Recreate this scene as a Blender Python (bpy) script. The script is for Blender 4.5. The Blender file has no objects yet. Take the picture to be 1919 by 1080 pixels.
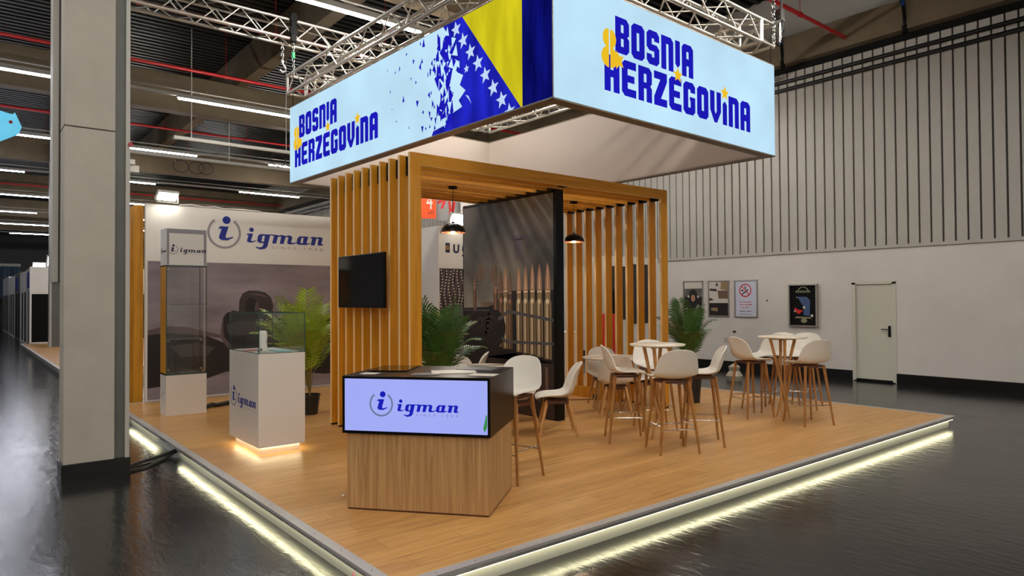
import bpy, math, random
from mathutils import Vector, Matrix
from mathutils.geometry import tessellate_polygon
random.seed(7)
sc = bpy.context.scene
COL = sc.collection
PI = math.pi

# ------------------------------------------------------------------ camera, world, exposure
F_PX = 1276.17
YAW, PITCH, ROLL = 0.888224, 0.016948, -0.006313
CAM_H = 1.68
PZ = 0.14                      # top of the raised exhibition platform
fwd = Vector((math.cos(YAW)*math.cos(PITCH), math.sin(YAW)*math.cos(PITCH), math.sin(PITCH)))
rgt = Vector((math.sin(YAW), -math.cos(YAW), 0))
upv = rgt.cross(fwd)
r2 = math.cos(ROLL)*rgt + math.sin(ROLL)*upv
u2 = -math.sin(ROLL)*rgt + math.cos(ROLL)*upv
cd = bpy.data.cameras.new('camera')
cam = bpy.data.objects.new('camera', cd)
COL.objects.link(cam)
m3 = Matrix((r2, u2, -fwd)).transposed()
cam.matrix_world = Matrix.Translation((0, 0, CAM_H)) @ m3.to_4x4()
cd.sensor_fit = 'HORIZONTAL'
cd.sensor_width = 36.0
cd.lens = F_PX/1919*36
cd.clip_end = 300
sc.camera = cam
w = bpy.data.worlds.new('hall_ambient')
sc.world = w
w.use_nodes = True
w.node_tree.nodes['Background'].inputs[0].default_value = (0.9, 0.92, 1.0, 1)
w.node_tree.nodes['Background'].inputs[1].default_value = 0.02
sc.view_settings.view_transform = 'Standard'
sc.view_settings.look = 'None'
sc.view_settings.gamma = 1
sc.view_settings.use_curve_mapping = False
sc.view_settings.exposure = 0.0
LAMP = 150.0                    # strength of the ceiling strip lamps
FLOOD = 45.0                   # strength of the stand floodlights
sc.cycles.use_denoising = True
sc.cycles.max_bounces = 7
sc.cycles.transparent_max_bounces = 32

# ------------------------------------------------------------------ materials
def s2l(c):
    c = c/255.0
    return c/12.92 if c <= 0.04045 else ((c+0.055)/1.055)**2.4
def rgb(r, g, b): return (s2l(r), s2l(g), s2l(b), 1)

class NT:
    def __init__(s, name):
        s.m = bpy.data.materials.new(name); s.m.use_nodes = True
        s.t = s.m.node_tree; s.b = s.t.nodes['Principled BSDF']
    def n(s, typ, **kw):
        nd = s.t.nodes.new(typ)
        for k, v in kw.items():
            if k in nd.inputs.keys(): nd.inputs[k].default_value = v
            else: setattr(nd, k, v)
        return nd
    def l(s, a, ao, b, bi): s.t.links.new(a.outputs[ao], b.inputs[bi])

def mat(name, col, rough=0.5, metal=0.0, spec=0.5, var=0.0, scale=8.0, bump=0.0, bscale=60.0, coat=0.0):
    k = NT(name); b = k.b
    b.inputs['Base Color'].default_value = col
    b.inputs['Roughness'].default_value = rough
    b.inputs['Metallic'].default_value = metal
    b.inputs['Specular IOR Level'].default_value = spec
    if coat: b.inputs['Coat Weight'].default_value = coat
    tc = k.n('ShaderNodeTexCoord')
    if var > 0:
        nz = k.n('ShaderNodeTexNoise', Scale=scale, Detail=6.0, Roughness=0.6)
        k.l(tc, 'Object', nz, 'Vector')
        mx = k.n('ShaderNodeMix', data_type='RGBA', blend_type='MULTIPLY')
        mx.inputs['Factor'].default_value = 1.0
        rp = k.n('ShaderNodeValToRGB')
        rp.color_ramp.elements[0].position = 0.3; rp.color_ramp.elements[1].position = 0.7
        rp.color_ramp.elements[0].color = (1-var, 1-var, 1-var, 1); rp.color_ramp.elements[1].color = (1+var*0.2,)*3+(1,)
        k.l(nz, 'Fac', rp, 'Fac')
        mx.inputs[6].default_value = col
        k.l(rp, 'Color', mx, 7); k.l(mx, 2, b, 'Base Color')
    if bump > 0:
        n2 = k.n('ShaderNodeTexNoise', Scale=bscale, Detail=3.0)
        k.l(tc, 'Object', n2, 'Vector')
        bp = k.n('ShaderNodeBump', Strength=bump, Distance=0.01)
        k.l(n2, 'Fac', bp, 'Height'); k.l(bp, 'Normal', b, 'Normal')
    return k.m

def emat(name, col, strength, base=None):
    k = NT(name); b = k.b
    b.inputs['Base Color'].default_value = base or (0.0, 0.0, 0.0, 1); b.inputs['Specular IOR Level'].default_value = 0.0
    b.inputs['Roughness'].default_value = 0.5
    b.inputs['Emission Color'].default_value = col
    b.inputs['Emission Strength'].default_value = strength
    return k.m

def wood(name, c1, c2, axis='z', rough=0.45, stretch=22.0, scale=2.2, spec=0.35):
    k = NT(name); b = k.b
    tc = k.n('ShaderNodeTexCoord'); mp = k.n('ShaderNodeMapping')
    sv = {'x': (1, stretch, stretch), 'y': (stretch, 1, stretch), 'z': (stretch, stretch, 1)}[axis]
    mp.inputs['Scale'].default_value = sv
    k.l(tc, 'Object', mp, 'Vector')
    nz = k.n('ShaderNodeTexNoise', Scale=scale, Detail=5.0, Roughness=0.55, Distortion=0.6)
    k.l(mp, 'Vector', nz, 'Vector')
    rp = k.n('ShaderNodeValToRGB')
    rp.color_ramp.elements[0].position = 0.32; rp.color_ramp.elements[1].position = 0.68
    rp.color_ramp.elements[0].color = c1; rp.color_ramp.elements[1].color = c2
    k.l(nz, 'Fac', rp, 'Fac'); k.l(rp, 'Color', b, 'Base Color')
    b.inputs['Roughness'].default_value = rough
    b.inputs['Specular IOR Level'].default_value = spec
    return k.m

def laminate():
    k = NT('oak_laminate'); b = k.b
    tc = k.n('ShaderNodeTexCoord')
    br = k.n('ShaderNodeTexBrick', Scale=1.0)
    br.inputs['Brick Width'].default_value = 1.28; br.inputs['Row Height'].default_value = 0.19
    br.inputs['Mortar Size'].default_value = 0.0018; br.inputs['Mortar Smooth'].default_value = 0.2
    br.inputs['Color1'].default_value = rgb(198, 148, 86); br.inputs['Color2'].default_value = rgb(209, 160, 96)
    br.inputs['Mortar'].default_value = rgb(140, 98, 58)
    br.offset = 0.37
    k.l(tc, 'Object', br, 'Vector')
    mp = k.n('ShaderNodeMapping'); mp.inputs['Scale'].default_value = (0.9, 13, 1)
    k.l(tc, 'Object', mp, 'Vector')
    nz = k.n('ShaderNodeTexNoise', Scale=2.4, Detail=6.0, Roughness=0.62, Distortion=1.1)
    k.l(mp, 'Vector', nz, 'Vector')
    rp = k.n('ShaderNodeValToRGB')
    rp.color_ramp.elements[0].position = 0.30; rp.color_ramp.elements[1].position = 0.62
    rp.color_ramp.elements[0].color = (0.66, 0.60, 0.53, 1); rp.color_ramp.elements[1].color = (1.04, 1.04, 1.04, 1)
    k.l(nz, 'Fac', rp, 'Fac')
    mx = k.n('ShaderNodeMix', data_type='RGBA', blend_type='MULTIPLY'); mx.inputs['Factor'].default_value = 0.85
    k.l(br, 'Color', mx, 6); k.l(rp, 'Color', mx, 7); k.l(mx, 2, b, 'Base Color')
    b.inputs['Roughness'].default_value = 0.36; b.inputs['Specular IOR Level'].default_value = 0.4
    return k.m

def dark_floor():
    k = NT('black_coated_floor'); b = k.b
    tc = k.n('ShaderNodeTexCoord')
    n1 = k.n('ShaderNodeTexNoise', Scale=1.3, Detail=7.0, Roughness=0.65); k.l(tc, 'Object', n1, 'Vector')
    rp = k.n('ShaderNodeValToRGB')
    rp.color_ramp.elements[0].position = 0.35; rp.color_ramp.elements[1].position = 0.75
    rp.color_ramp.elements[0].color = rgb(18, 18, 19); rp.color_ramp.elements[1].color = rgb(38, 37, 36)
    k.l(n1, 'Fac', rp, 'Fac'); k.l(rp, 'Color', b, 'Base Color')
    r3 = k.n('ShaderNodeMapRange'); r3.inputs['To Min'].default_value = 0.10; r3.inputs['To Max'].default_value = 0.22
    k.l(n1, 'Fac', r3, 'Value'); k.l(r3, 'Result', b, 'Roughness')
    mq = k.n('ShaderNodeMapping'); mq.inputs['Rotation'].default_value = (0, 0, 0.9); mq.inputs['Scale'].default_value = (2.6, 0.9, 1); k.l(tc, 'Object', mq, 'Vector')
    n2 = k.n('ShaderNodeTexNoise', Scale=6.0, Detail=4.0, Roughness=0.55, Distortion=0.6); k.l(mq, 'Vector', n2, 'Vector')
    bp = k.n('ShaderNodeBump', Strength=0.26, Distance=0.010); k.l(n2, 'Fac', bp, 'Height'); k.l(bp, 'Normal', b, 'Normal')
    b.inputs['Specular IOR Level'].default_value = 0.44
    return k.m

def glass(name, tint, rough=0.0):
    k = NT(name); t = k.t
    out = [n for n in t.nodes if n.type == 'OUTPUT_MATERIAL'][0]
    tr = k.n('ShaderNodeBsdfTransparent'); tr.inputs[0].default_value = tint
    gl = k.n('ShaderNodeBsdfGlossy'); gl.inputs[0].default_value = (1, 1, 1, 1); gl.inputs[1].default_value = 0.02
    fr = k.n('ShaderNodeFresnel'); fr.inputs[0].default_value = 1.5
    mx = k.n('ShaderNodeMixShader')
    ge = k.n('ShaderNodeNewGeometry'); iv = k.n('ShaderNodeMath', operation='SUBTRACT'); iv.inputs[0].default_value = 1.0; t.links.new(ge.outputs['Backfacing'], iv.inputs[1])
    mu = k.n('ShaderNodeMath', operation='MULTIPLY'); t.links.new(fr.outputs[0], mu.inputs[0]); t.links.new(iv.outputs[0], mu.inputs[1])
    k.l(mu, 0, mx, 0); k.l(tr, 0, mx, 1); k.l(gl, 0, mx, 2); k.l(mx, 0, out, 'Surface')
    t.nodes.remove(k.b)
    return k.m

def photo_sky():
    """printed photograph: a purple-grey clouded sky"""
    k = NT('printed_cloud_photo'); b = k.b
    tc = k.n('ShaderNodeTexCoord'); mp = k.n('ShaderNodeMapping'); mp.inputs['Scale'].default_value = (0.5, 1, 1.9)
    k.l(tc, 'Object', mp, 'Vector')
    nz = k.n('ShaderNodeTexNoise', Scale=1.6, Detail=4.0, Roughness=0.5); k.l(mp, 'Vector', nz, 'Vector')
    rp = k.n('ShaderNodeValToRGB')
    rp.color_ramp.elements[0].position = 0.3; rp.color_ramp.elements[1].position = 0.72
    rp.color_ramp.elements[0].color = rgb(112, 102, 108); rp.color_ramp.elements[1].color = rgb(158, 144, 150)
    k.l(nz, 'Fac', rp, 'Fac'); k.l(rp, 'Color', b, 'Base Color'); b.inputs['Roughness'].default_value = 0.55
    return k.m

def photo_grey():
    k = NT('printed_grey_photo'); b = k.b
    tc = k.n('ShaderNodeTexCoord')
    nz = k.n('ShaderNodeTexNoise', Scale=0.9, Detail=3.0, Roughness=0.5); k.l(tc, 'Object', nz, 'Vector')
    rp = k.n('ShaderNodeValToRGB')
    rp.color_ramp.elements[0].position = 0.36; rp.color_ramp.elements[1].position = 0.68
    rp.color_ramp.elements[0].color = rgb(58, 58, 56); rp.color_ramp.elements[1].color = rgb(142, 136, 126)
    k.l(nz, 'Fac', rp, 'Fac'); k.l(rp, 'Color', b, 'Base Color'); b.inputs['Roughness'].default_value = 0.5
    return k.m

def backlit(name, col, strength, var=0.06, scale=1.2, stretch=(1, 1, 1)):
    """lit-from-behind fabric with uneven tubes behind it"""
    k = NT(name); b = k.b
    b.inputs['Base Color'].default_value = (0.0, 0.0, 0.0, 1); b.inputs['Specular IOR Level'].default_value = 0.0
    tc = k.n('ShaderNodeTexCoord'); mp = k.n('ShaderNodeMapping'); mp.inputs['Scale'].default_value = stretch
    k.l(tc, 'Object', mp, 'Vector')
    nz = k.n('ShaderNodeTexNoise', Scale=scale, Detail=3.0); k.l(mp, 'Vector', nz, 'Vector')
    mr = k.n('ShaderNodeMapRange'); mr.inputs['From Min'].default_value = 0.3; mr.inputs['From Max'].default_value = 0.7
    mr.inputs['To Min'].default_value = strength*(1-var); mr.inputs['To Max'].default_value = strength*(1+var)
    k.l(nz, 'Fac', mr, 'Value'); k.l(mr, 'Result', b, 'Emission Strength')
    b.inputs['Emission Color'].default_value = col
    return k.m

M = dict(
    lam=laminate(), floor=dark_floor(),
    slat=wood('golden_stained_board', rgb(186, 122, 18), rgb(214, 150, 40), 'z', 0.42, 26, 1.6),
    slatx=wood('golden_stained_beam', rgb(186, 124, 26), rgb(212, 150, 48), 'x', 0.42, 26, 1.6),
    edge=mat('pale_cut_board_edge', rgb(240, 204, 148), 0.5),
    ctr=wood('brushed_oak_veneer', rgb(158, 118, 72), rgb(198, 158, 108), 'z', 0.5, 30, 1.5),
    leg=wood('brown_stained_leg', rgb(142, 92, 42), rgb(178, 124, 66), 'z', 0.4, 18, 3),
    oak=wood('light_oak_leg', rgb(176, 124, 66), rgb(206, 156, 98), 'z', 0.45, 18, 3),
    dkwood=mat('dark_brown_rail', rgb(84, 46, 24), 0.5),
    shell=mat('white_moulded_shell', rgb(226, 220, 208), 0.42, spec=0.45),
    tabletop=mat('cream_table_top', rgb(232, 220, 200), 0.3),
    white=mat('white_painted_board', rgb(226, 222, 214), 0.45, var=0.03, scale=2),
    whitesat=mat('white_satin_laminate', rgb(222, 214, 204), 0.3),
    canvas=mat('white_fabric_liner', rgb(184, 172, 162), 0.7, var=0.05, scale=0.8),
    alu=mat('brushed_aluminium', rgb(178, 176, 172), 0.38, metal=0.9),
    trim=mat('anodised_aluminium_trim', rgb(188, 184, 180), 0.42, metal=0.35),
    profile=mat('polished_trim_profile', rgb(214, 212, 204), 0.22, metal=0.8),
    skirt=mat('satin_metal_skirt', rgb(206, 206, 196), 0.28, metal=0.45),
    frame=mat('grey_brown_sign_frame', rgb(128, 116, 100), 0.5, metal=0.3),
    truss=mat('raw_aluminium_truss', rgb(205, 200, 190), 0.32, metal=0.8),
    black=mat('black_satin_laminate', rgb(6, 6, 6), 0.3, spec=0.25),
    blackm=mat('matt_black', rgb(5, 5, 5), 0.7, spec=0.2),
    rubber=mat('black_rubber', rgb(14, 14, 14), 0.55),
    chrome=mat('chrome', rgb(220, 220, 220), 0.12, metal=1.0),
    copper=mat('copper_rim', rgb(196, 130, 100), 0.25, metal=0.9),
    screen=mat('dark_glossy_screen', rgb(8, 9, 11), 0.08, spec=0.6),
    wallw=mat('white_plaster_wall', rgb(212, 206, 200), 0.65, var=0.07, scale=1.4),
    clad=mat('grey_white_cladding', rgb(176, 172, 164), 0.5, var=0.06, scale=1.2),
    dkgap=mat('dark_profile_groove', rgb(64, 60, 54), 0.7),
    base=mat('black_gloss_baseboard', rgb(10, 10, 11), 0.35),
    door=mat('pale_green_grey_door', rgb(200, 198, 184), 0.45),
    conc=mat('painted_concrete', rgb(176, 170, 158), 0.7, var=0.10, scale=3.5, bump=0.12, bscale=30),
    beam=mat('brown_grey_concrete_beam', rgb(112, 98, 76), 0.8, var=0.28, scale=1.4),
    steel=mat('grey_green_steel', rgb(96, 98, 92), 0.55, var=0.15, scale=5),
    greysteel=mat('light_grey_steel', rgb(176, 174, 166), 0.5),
    deck=mat('dark_ribbed_roof_sheet', rgb(16, 16, 16), 0.5),
    deckrib=mat('roof_sheet_rib', rgb(26, 26, 25), 0.4),
    red=mat('red_sprinkler_paint', rgb(170, 22, 26), 0.4),
    pipeb=mat('black_pipe', rgb(16, 18, 22), 0.3),
    blue=mat('royal_blue_print', rgb(6, 32, 132), 0.5),
    greyp=mat('grey_print', rgb(146, 142, 146), 0.5),
    navy=mat('navy_print', rgb(20, 22, 66), 0.5),
    yel=mat('gold_yellow_print', rgb(222, 170, 40), 0.5),
    orange=mat('orange_banner', rgb(240, 84, 20), 0.6),
    redp=mat('red_print', rgb(206, 34, 28), 0.55),
    bannerw=mat('white_banner', rgb(214, 210, 204), 0.6),
    glass=glass('clear_glass', (0.972, 0.988, 0.985, 1)),
    glassedge=mat('green_glass_edge', rgb(46, 74, 70), 0.12, spec=0.7),
    pot=mat('black_plastic_pot', rgb(24, 23, 23), 0.4),
    soil=mat('dark_soil', rgb(46, 36, 26), 0.9, var=0.3, scale=40),
    stem=mat('palm_stem', rgb(128, 112, 54), 0.6),
    leaf=mat('palm_leaf_dark', rgb(66, 108, 42), 0.42, var=0.35, scale=5),
    leaf2=mat('palm_leaf_bright', rgb(150, 172, 44), 0.42, var=0.3, scale=5),
    paper=mat('white_paper', rgb(206, 200, 190), 0.5),
    paperg=mat('grey_paper', rgb(96, 96, 100), 0.4),
    teal=mat('teal_leaflet', rgb(120, 178, 182), 0.4),
    redpaper=mat('red_leaflet', rgb(170, 70, 60), 0.5),
    bluestrap=mat('blue_sling', rgb(20, 66, 130), 0.6),
    green=mat('green_hook_paint', rgb(40, 128, 84), 0.5),
    pink=mat('pink_tag', rgb(214, 60, 110), 0.5),
    curtain=mat('blue_grey_curtain', rgb(66, 84, 104), 0.8),
    sky=photo_sky(), greyph=photo_grey(),
    ink=mat('near_black_print', rgb(24, 17, 19), 0.5),
    ink2=mat('dark_brown_print', rgb(54, 42, 44), 0.5),
    ink3=mat('mid_brown_print', rgb(92, 74, 76), 0.5),
    brass=mat('brass_print', rgb(150, 128, 94), 0.45),
    brassd=mat('dark_brass_print', rgb(92, 70, 50), 0.45),
    brassl=mat('bright_brass_print', rgb(238, 224, 192), 0.45),
    tablep=mat('dark_table_print', rgb(52, 40, 36), 0.4),
    cop=mat('copper_print', rgb(176, 132, 104), 0.45),
    copb=mat('dull_copper_print', rgb(112, 88, 74), 0.5),
    cable=mat('grey_cable_print', rgb(92, 90, 94), 0.4),
    lamp=emat('strip_lamp_tube', (1.0, 0.95, 0.88, 1), LAMP),
    lampc=emat('cool_strip_lamp_tube', (0.86, 0.88, 1.0, 1), LAMP*0.4),
    flood=emat('floodlight_lens', (1.0, 0.93, 0.80, 1), FLOOD),
    floodc=emat('cool_floodlight_lens', (0.90, 0.90, 1.0, 1), 10),
    bulb=emat('warm_bulb', (1.0, 0.84, 0.6, 1), 260),
    led=emat('warm_led_strip', (1.0, 0.93, 0.60, 1), 10.0),
    ledw=emat('warm_plinth_led', (1.0, 0.86, 0.55, 1), 20.0),
    s_face=backlit('backlit_pale_blue_fabric', (0.53, 0.78, 0.95, 1), 0.98, 0.09, 1.0, (1, 1, 1)),
    s_blue=backlit('backlit_blue_print', (0.012, 0.010, 0.46, 1), 1.0, 0.1, 2.0),
    s_flag=backlit('backlit_flag_blue', (0.013, 0.016, 0.44, 1), 1.0, 0.45, 1.6, (1, 3, 0.6)),
    s_flagd=backlit('backlit_flag_dark_blue', (0.003, 0.004, 0.12, 1), 1.0, 0.55, 2.2, (1, 4, 0.6)),
    s_yel=backlit('backlit_flag_yellow', (0.60, 0.52, 0.012, 1), 1.0, 0.18, 1.6, (1, 4, 0.8)),
    s_gold=backlit('backlit_gold', (0.85, 0.52, 0.02, 1), 1.0, 0.05),
    s_star=backlit('backlit_star_white', (0.52, 0.66, 0.90, 1), 1.0, 0.05),
    scr_on=backlit('lit_screen_lavender', (0.37, 0.42, 0.93, 1), 0.98, 0.05, 0.8),
    scr_blue=emat('lit_screen_blue_ink', (0.010, 0.014, 0.46, 1), 1.0),
    scr_grey=emat('lit_screen_grey_ink', (0.15, 0.19, 0.33, 1), 1.0),
    scr_green=emat('lit_screen_green_ink', (0.04, 0.26, 0.06, 1), 1.0),
    banner_lit=backlit('backlit_turquoise_fabric', (0.16, 0.60, 0.84, 1), 0.95, 0.15),
)

# ------------------------------------------------------------------ mesh builder
class Fr:
    """a drawing frame: origin, u axis, v axis and outward normal"""
    def __init__(s, o, u, v):
        s.o = Vector(o); s.u = Vector(u).normalized(); s.v = Vector(v).normalized(); s.n = s.u.cross(s.v).normalized()
    def __call__(s, a, b, c=0.0): return s.o + s.u*a + s.v*b + s.n*c

class MB:
    def __init__(s): s.v = []; s.f = []; s.sm = []
    def add(s, vs, fs, smooth=False):
        k = len(s.v); s.v += [tuple(p) for p in vs]
        for f in fs: s.f.append([i+k for i in f]); s.sm.append(smooth)
        return s
    def box(s, x0, y0, z0, x1, y1, z1, T=None):
        p = [(x, y, z) for z in (z0, z1) for y in (y0, y1) for x in (x0, x1)]
        if T: p = [T(*q) for q in p]
        return s.add(p, [(0, 2, 3, 1), (4, 5, 7, 6), (0, 1, 5, 4), (2, 6, 7, 3), (0, 4, 6, 2), (1, 3, 7, 5)])
    def cyl(s, a, b, r0, r1=None, n=12, caps=True, smooth=True):
        a = Vector(a); b = Vector(b); r1 = r0 if r1 is None else r1
        d = (b-a).normalized(); x = d.orthogonal().normalized(); y = d.cross(x)
        vs = []
        for c, r in ((a, r0), (b, r1)):
            for i in range(n):
                t = 2*PI*i/n; vs.append(c + x*(math.cos(t)*r) + y*(math.sin(t)*r))
        s.add(vs, [(i, (i+1) % n, n+(i+1) % n, n+i) for i in range(n)], smooth)
        if caps: s.add(vs, [list(range(n))[::-1], list(range(n, 2*n))])
        return s
    def tube(s, pts, r, n=8):
        pts = [Vector(p) for p in pts]; vs = []; prev = None
        for i, p in enumerate(pts):
            d = (pts[min(i+1, len(pts)-1)] - pts[max(i-1, 0)]).normalized()
            x = d.orthogonal().normalized() if prev is None else (prev - d*prev.dot(d)).normalized()
            prev = x; y = d.cross(x); rr = r[i] if isinstance(r, (list, tuple)) else r
            for k in range(n):
                t = 2*PI*k/n; vs.append(p + x*(math.cos(t)*rr) + y*(math.sin(t)*rr))
        m = len(pts)
        fs = [(j*n+i, j*n+(i+1) % n, (j+1)*n+(i+1) % n, (j+1)*n+i) for j in range(m-1) for i in range(n)]
        s.add(vs, fs, True); s.add(vs, [list(range(n))[::-1], list(range((m-1)*n, m*n))])
        return s
    def lathe(s, prof, n=24, c=(0, 0, 0), smooth=True):
        vs = [(c[0]+r*math.cos(2*PI*i/n), c[1]+r*math.sin(2*PI*i/n), c[2]+z) for r, z in prof for i in range(n)]
        m = len(prof)
        return s.add(vs, [(j*n+i, j*n+(i+1) % n, (j+1)*n+(i+1) % n, (j+1)*n+i) for j in range(m-1) for i in range(n)], smooth)
    def poly(s, fr, loops, d0=0.0, d1=None):
        """flat or extruded 2-D outline (first loop outer, others holes) in a frame"""
        loops = [list(l) for l in loops]
        flat = [p for l in loops for p in l]
        tris = tessellate_polygon([[Vector((p[0], p[1], 0)) for p in l] for l in loops])
        fix = []
        for t in tris:
            a, b, c = (flat[i] for i in t)
            cr = (b[0]-a[0])*(c[1]-a[1]) - (b[1]-a[1])*(c[0]-a[0])
            if abs(cr) < 1e-12: continue
            fix.append(tuple(t) if cr > 0 else (t[0], t[2], t[1]))
        top = d0 if d1 is None else d1
        s.add([fr(p[0], p[1], top) for p in flat], fix)
        if d1 is not None:
            s.add([fr(p[0], p[1], d0) for p in flat], [(a, c, b) for a, b, c in fix])
            for l in loops:
                n = len(l); vs = [fr(p[0], p[1], d0) for p in l] + [fr(p[0], p[1], d1) for p in l]
                s.add(vs, [(i, (i+1) % n, n+(i+1) % n, n+i) for i in range(n)])
        return s
    def build(s, name, m, parent=None, bevel=0.0):
        me = bpy.data.meshes.new(name); me.from_pydata(s.v, [], s.f)
        me.polygons.foreach_set('use_smooth', s.sm); me.materials.append(m); me.update()
        o = bpy.data.objects.new(name, me); COL.objects.link(o)
        if parent: o.parent = parent
        if bevel:
            b = o.modifiers.new('bevel', 'BEVEL'); b.width = bevel; b.segments = 2; b.limit_method = 'ANGLE'
        return o

def tag(o, label, cat, group=None, kind=None):
    o['label'] = label; o['category'] = cat
    if group: o['group'] = group
    if kind: o['kind'] = kind
    return o
def thing(name, label, cat, loc=(0, 0, 0), rz=0.0, group=None):
    o = bpy.data.objects.new(name, None); COL.objects.link(o); o.empty_display_size = 0.1
    o.location = loc; o.rotation_euler = (0, 0, rz)
    return tag(o, label, cat, group)
def struct(o): o['kind'] = 'structure'; return o
def dup(root, loc, rz, label, group=None):
    r = root.copy(); COL.objects.link(r); r.location = loc; r.rotation_euler = (0, 0, rz); r['label'] = label
    if group: r['group'] = group
    for ch in list(root.children):
        c = ch.copy(); COL.objects.link(c); c.parent = r
        for g in list(ch.children):
            d = g.copy(); COL.objects.link(d); d.parent = c
    return r
def box(name, m, x0, y0, z0, x1, y1, z1, parent=None, bevel=0.0):
    return MB().box(x0, y0, z0, x1, y1, z1).build(name, m, parent, bevel)
def circ(cx, cy, r, n=28, a0=0, a1=2*PI, ry=None):
    ry = r if ry is None else ry
    full = abs(a1-a0-2*PI) < 1e-6
    return [(cx+r*math.cos(a0+(a1-a0)*i/(n if full else n-1)), cy+ry*math.sin(a0+(a1-a0)*i/(n if full else n-1))) for i in range(n)]
def arc_band(cx, cy, r, t, a0, a1, n=40):
    return circ(cx, cy, r, n, a0, a1) + circ(cx, cy, r-t, n, a1, a0)
def star(cx, cy, r, ri=0.4, a=PI/2, n=5):
    return [(cx+(r if i % 2 == 0 else r*ri)*math.cos(a+PI*i/n), cy+(r if i % 2 == 0 else r*ri)*math.sin(a+PI*i/n)) for i in range(2*n)]

_tx = {}
def text_geo(txt, spacing=1.0):
    key = (txt, spacing)
    if key not in _tx:
        c = bpy.data.curves.new('t', 'FONT'); c.body = txt; c.space_character = spacing; c.size = 1; c.resolution_u = 3
        o = bpy.data.objects.new('t', c); COL.objects.link(o)
        dg = bpy.context.evaluated_depsgraph_get(); me = bpy.data.meshes.new_from_object(o.evaluated_get(dg))
        vs = [(v.co.x, v.co.y) for v in me.vertices]; fs = [list(p.vertices) for p in me.polygons]
        bpy.data.objects.remove(o); bpy.data.curves.remove(c); bpy.data.meshes.remove(me)
        x0 = min(v[0] for v in vs); x1 = max(v[0] for v in vs); y0 = min(v[1] for v in vs); y1 = max(v[1] for v in vs)
        _tx[key] = ([((v[0]-x0)/(x1-x0), (v[1]-y0)/(y1-y0)) for v in vs], fs)
    return _tx[key]
def put_text(mb, fr, txt, u0, v0, u1, v1, d=0.001, spacing=1.0):
    vs, fs = text_geo(txt, spacing)
    mb.add([fr(u0+(u1-u0)*a, v0+(v1-v0)*b, d) for a, b in vs], fs)

# igman logotype: letter outlines in units of the x-height
G_I = [(0, .80), (.12, 1), (.70, 1), (.58, .28), (.62, .17), (.78, .17), (1.12, .28), (1.12, .2), (.75, 0), (.35, 0), (.15, .12), (.14, .3), (.24, .82)]
G_G = [[(1.25, .2), (1.28, .8), (1.5, 1), (2.15, 1), (2.78, 1.02), (2.78, .92), (2.6, .9), (2.47, -.35), (2.25, -.64), (1.75, -.75), (1.25, -.58), (1.15, -.42), (1.5, -.5), (1.85, -.46), (1.98, -.25), (2.0, 0), (1.5, 0)],
       [(1.74, .18), (1.77, .82), (2.04, .82), (2.0, .18)]]
G_M = [(2.68, .92), (2.7, 1.02), (3.45, 1), (3.55, .94), (3.8, 1.02), (4.2, 1), (4.38, .92), (4.7, 1.02), (5.0, 1), (5.2, .8), (5.12, .25), (5.2, .17), (5.8, .27), (5.78, .17), (5.3, 0), (4.85, 0), (4.68, .15), (4.75, .78), (4.65, .84), (4.4, .78), (4.28, 0), (3.83, 0), (3.9, .8), (3.8, .85), (3.52, .78), (3.42, 0), (2.97, 0), (3.05, .86)]
G_A = [[(5.76, .2), (5.82, .75), (6.08, 1), (7.1, 1), (6.98, .28), (7.05, .17), (7.4, .28), (7.4, .18), (7.0, 0), (6.0, 0)], [(6.24, .2), (6.28, .82), (6.56, .82), (6.52, .2)]]
G_N = [(7.35, .82), (7.5, 1), (8.0, 1), (8.1, .93), (8.4, 1.02), (8.75, .98), (8.9, .8), (8.8, .28), (8.86, .17), (9.08, .2), (9.0, .05), (8.8, 0), (8.5, 0), (8.33, .15), (8.4, .78), (8.3, .84), (8.1, .78), (8.0, 0), (7.52, 0), (7.6, .82)]
def logo(parent, fr, u0, v0, xh, mb_, mg_, d=0.003, since=True, name='lettering'):
    """u0,v0: left end and baseline of the word; the ringed i stands to its left"""
    def T(l, ox=0, oy=0, k=1): return [(u0+xh*(ox+k*(x+0.13*y)), v0+xh*(oy+k*y)) for x, y in l]
    b = MB()
    b.poly(fr, [T(G_I)], 0, d); b.poly(fr, [T(l) for l in G_G], 0, d); b.poly(fr, [T(G_M)], 0, d)
    b.poly(fr, [T(l) for l in G_A], 0, d); b.poly(fr, [T(G_N)], 0, d)
    b.poly(fr, [circ(u0+xh*.66, v0+xh*1.42, xh*.25)], 0, d)
    b.poly(fr, [T(G_I, -3.05, .12, 1.5)], 0, d); b.poly(fr, [circ(u0-xh*2.02, v0+xh*2.32, xh*.42)], 0, d)
    b.build(name, mb_, parent)
    g = MB().poly(fr, [arc_band(u0-xh*2.25, v0+xh*.95, xh*1.76, xh*.24, math.radians(128), math.radians(412))], 0, d)
    g.build('logo_ring', mg_, parent)
    if since:
        t = MB(); put_text(t, fr, 'SINCE', u0+xh*2.95, v0-xh*.62, u0+xh*5.7, v0-xh*.3, d, 2.2)
        put_text(t, fr, '1950', u0+xh*6.7, v0-xh*.62, u0+xh*9.0, v0-xh*.3, d, 2.2)
        t.build('tagline', mg_, parent)

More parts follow.
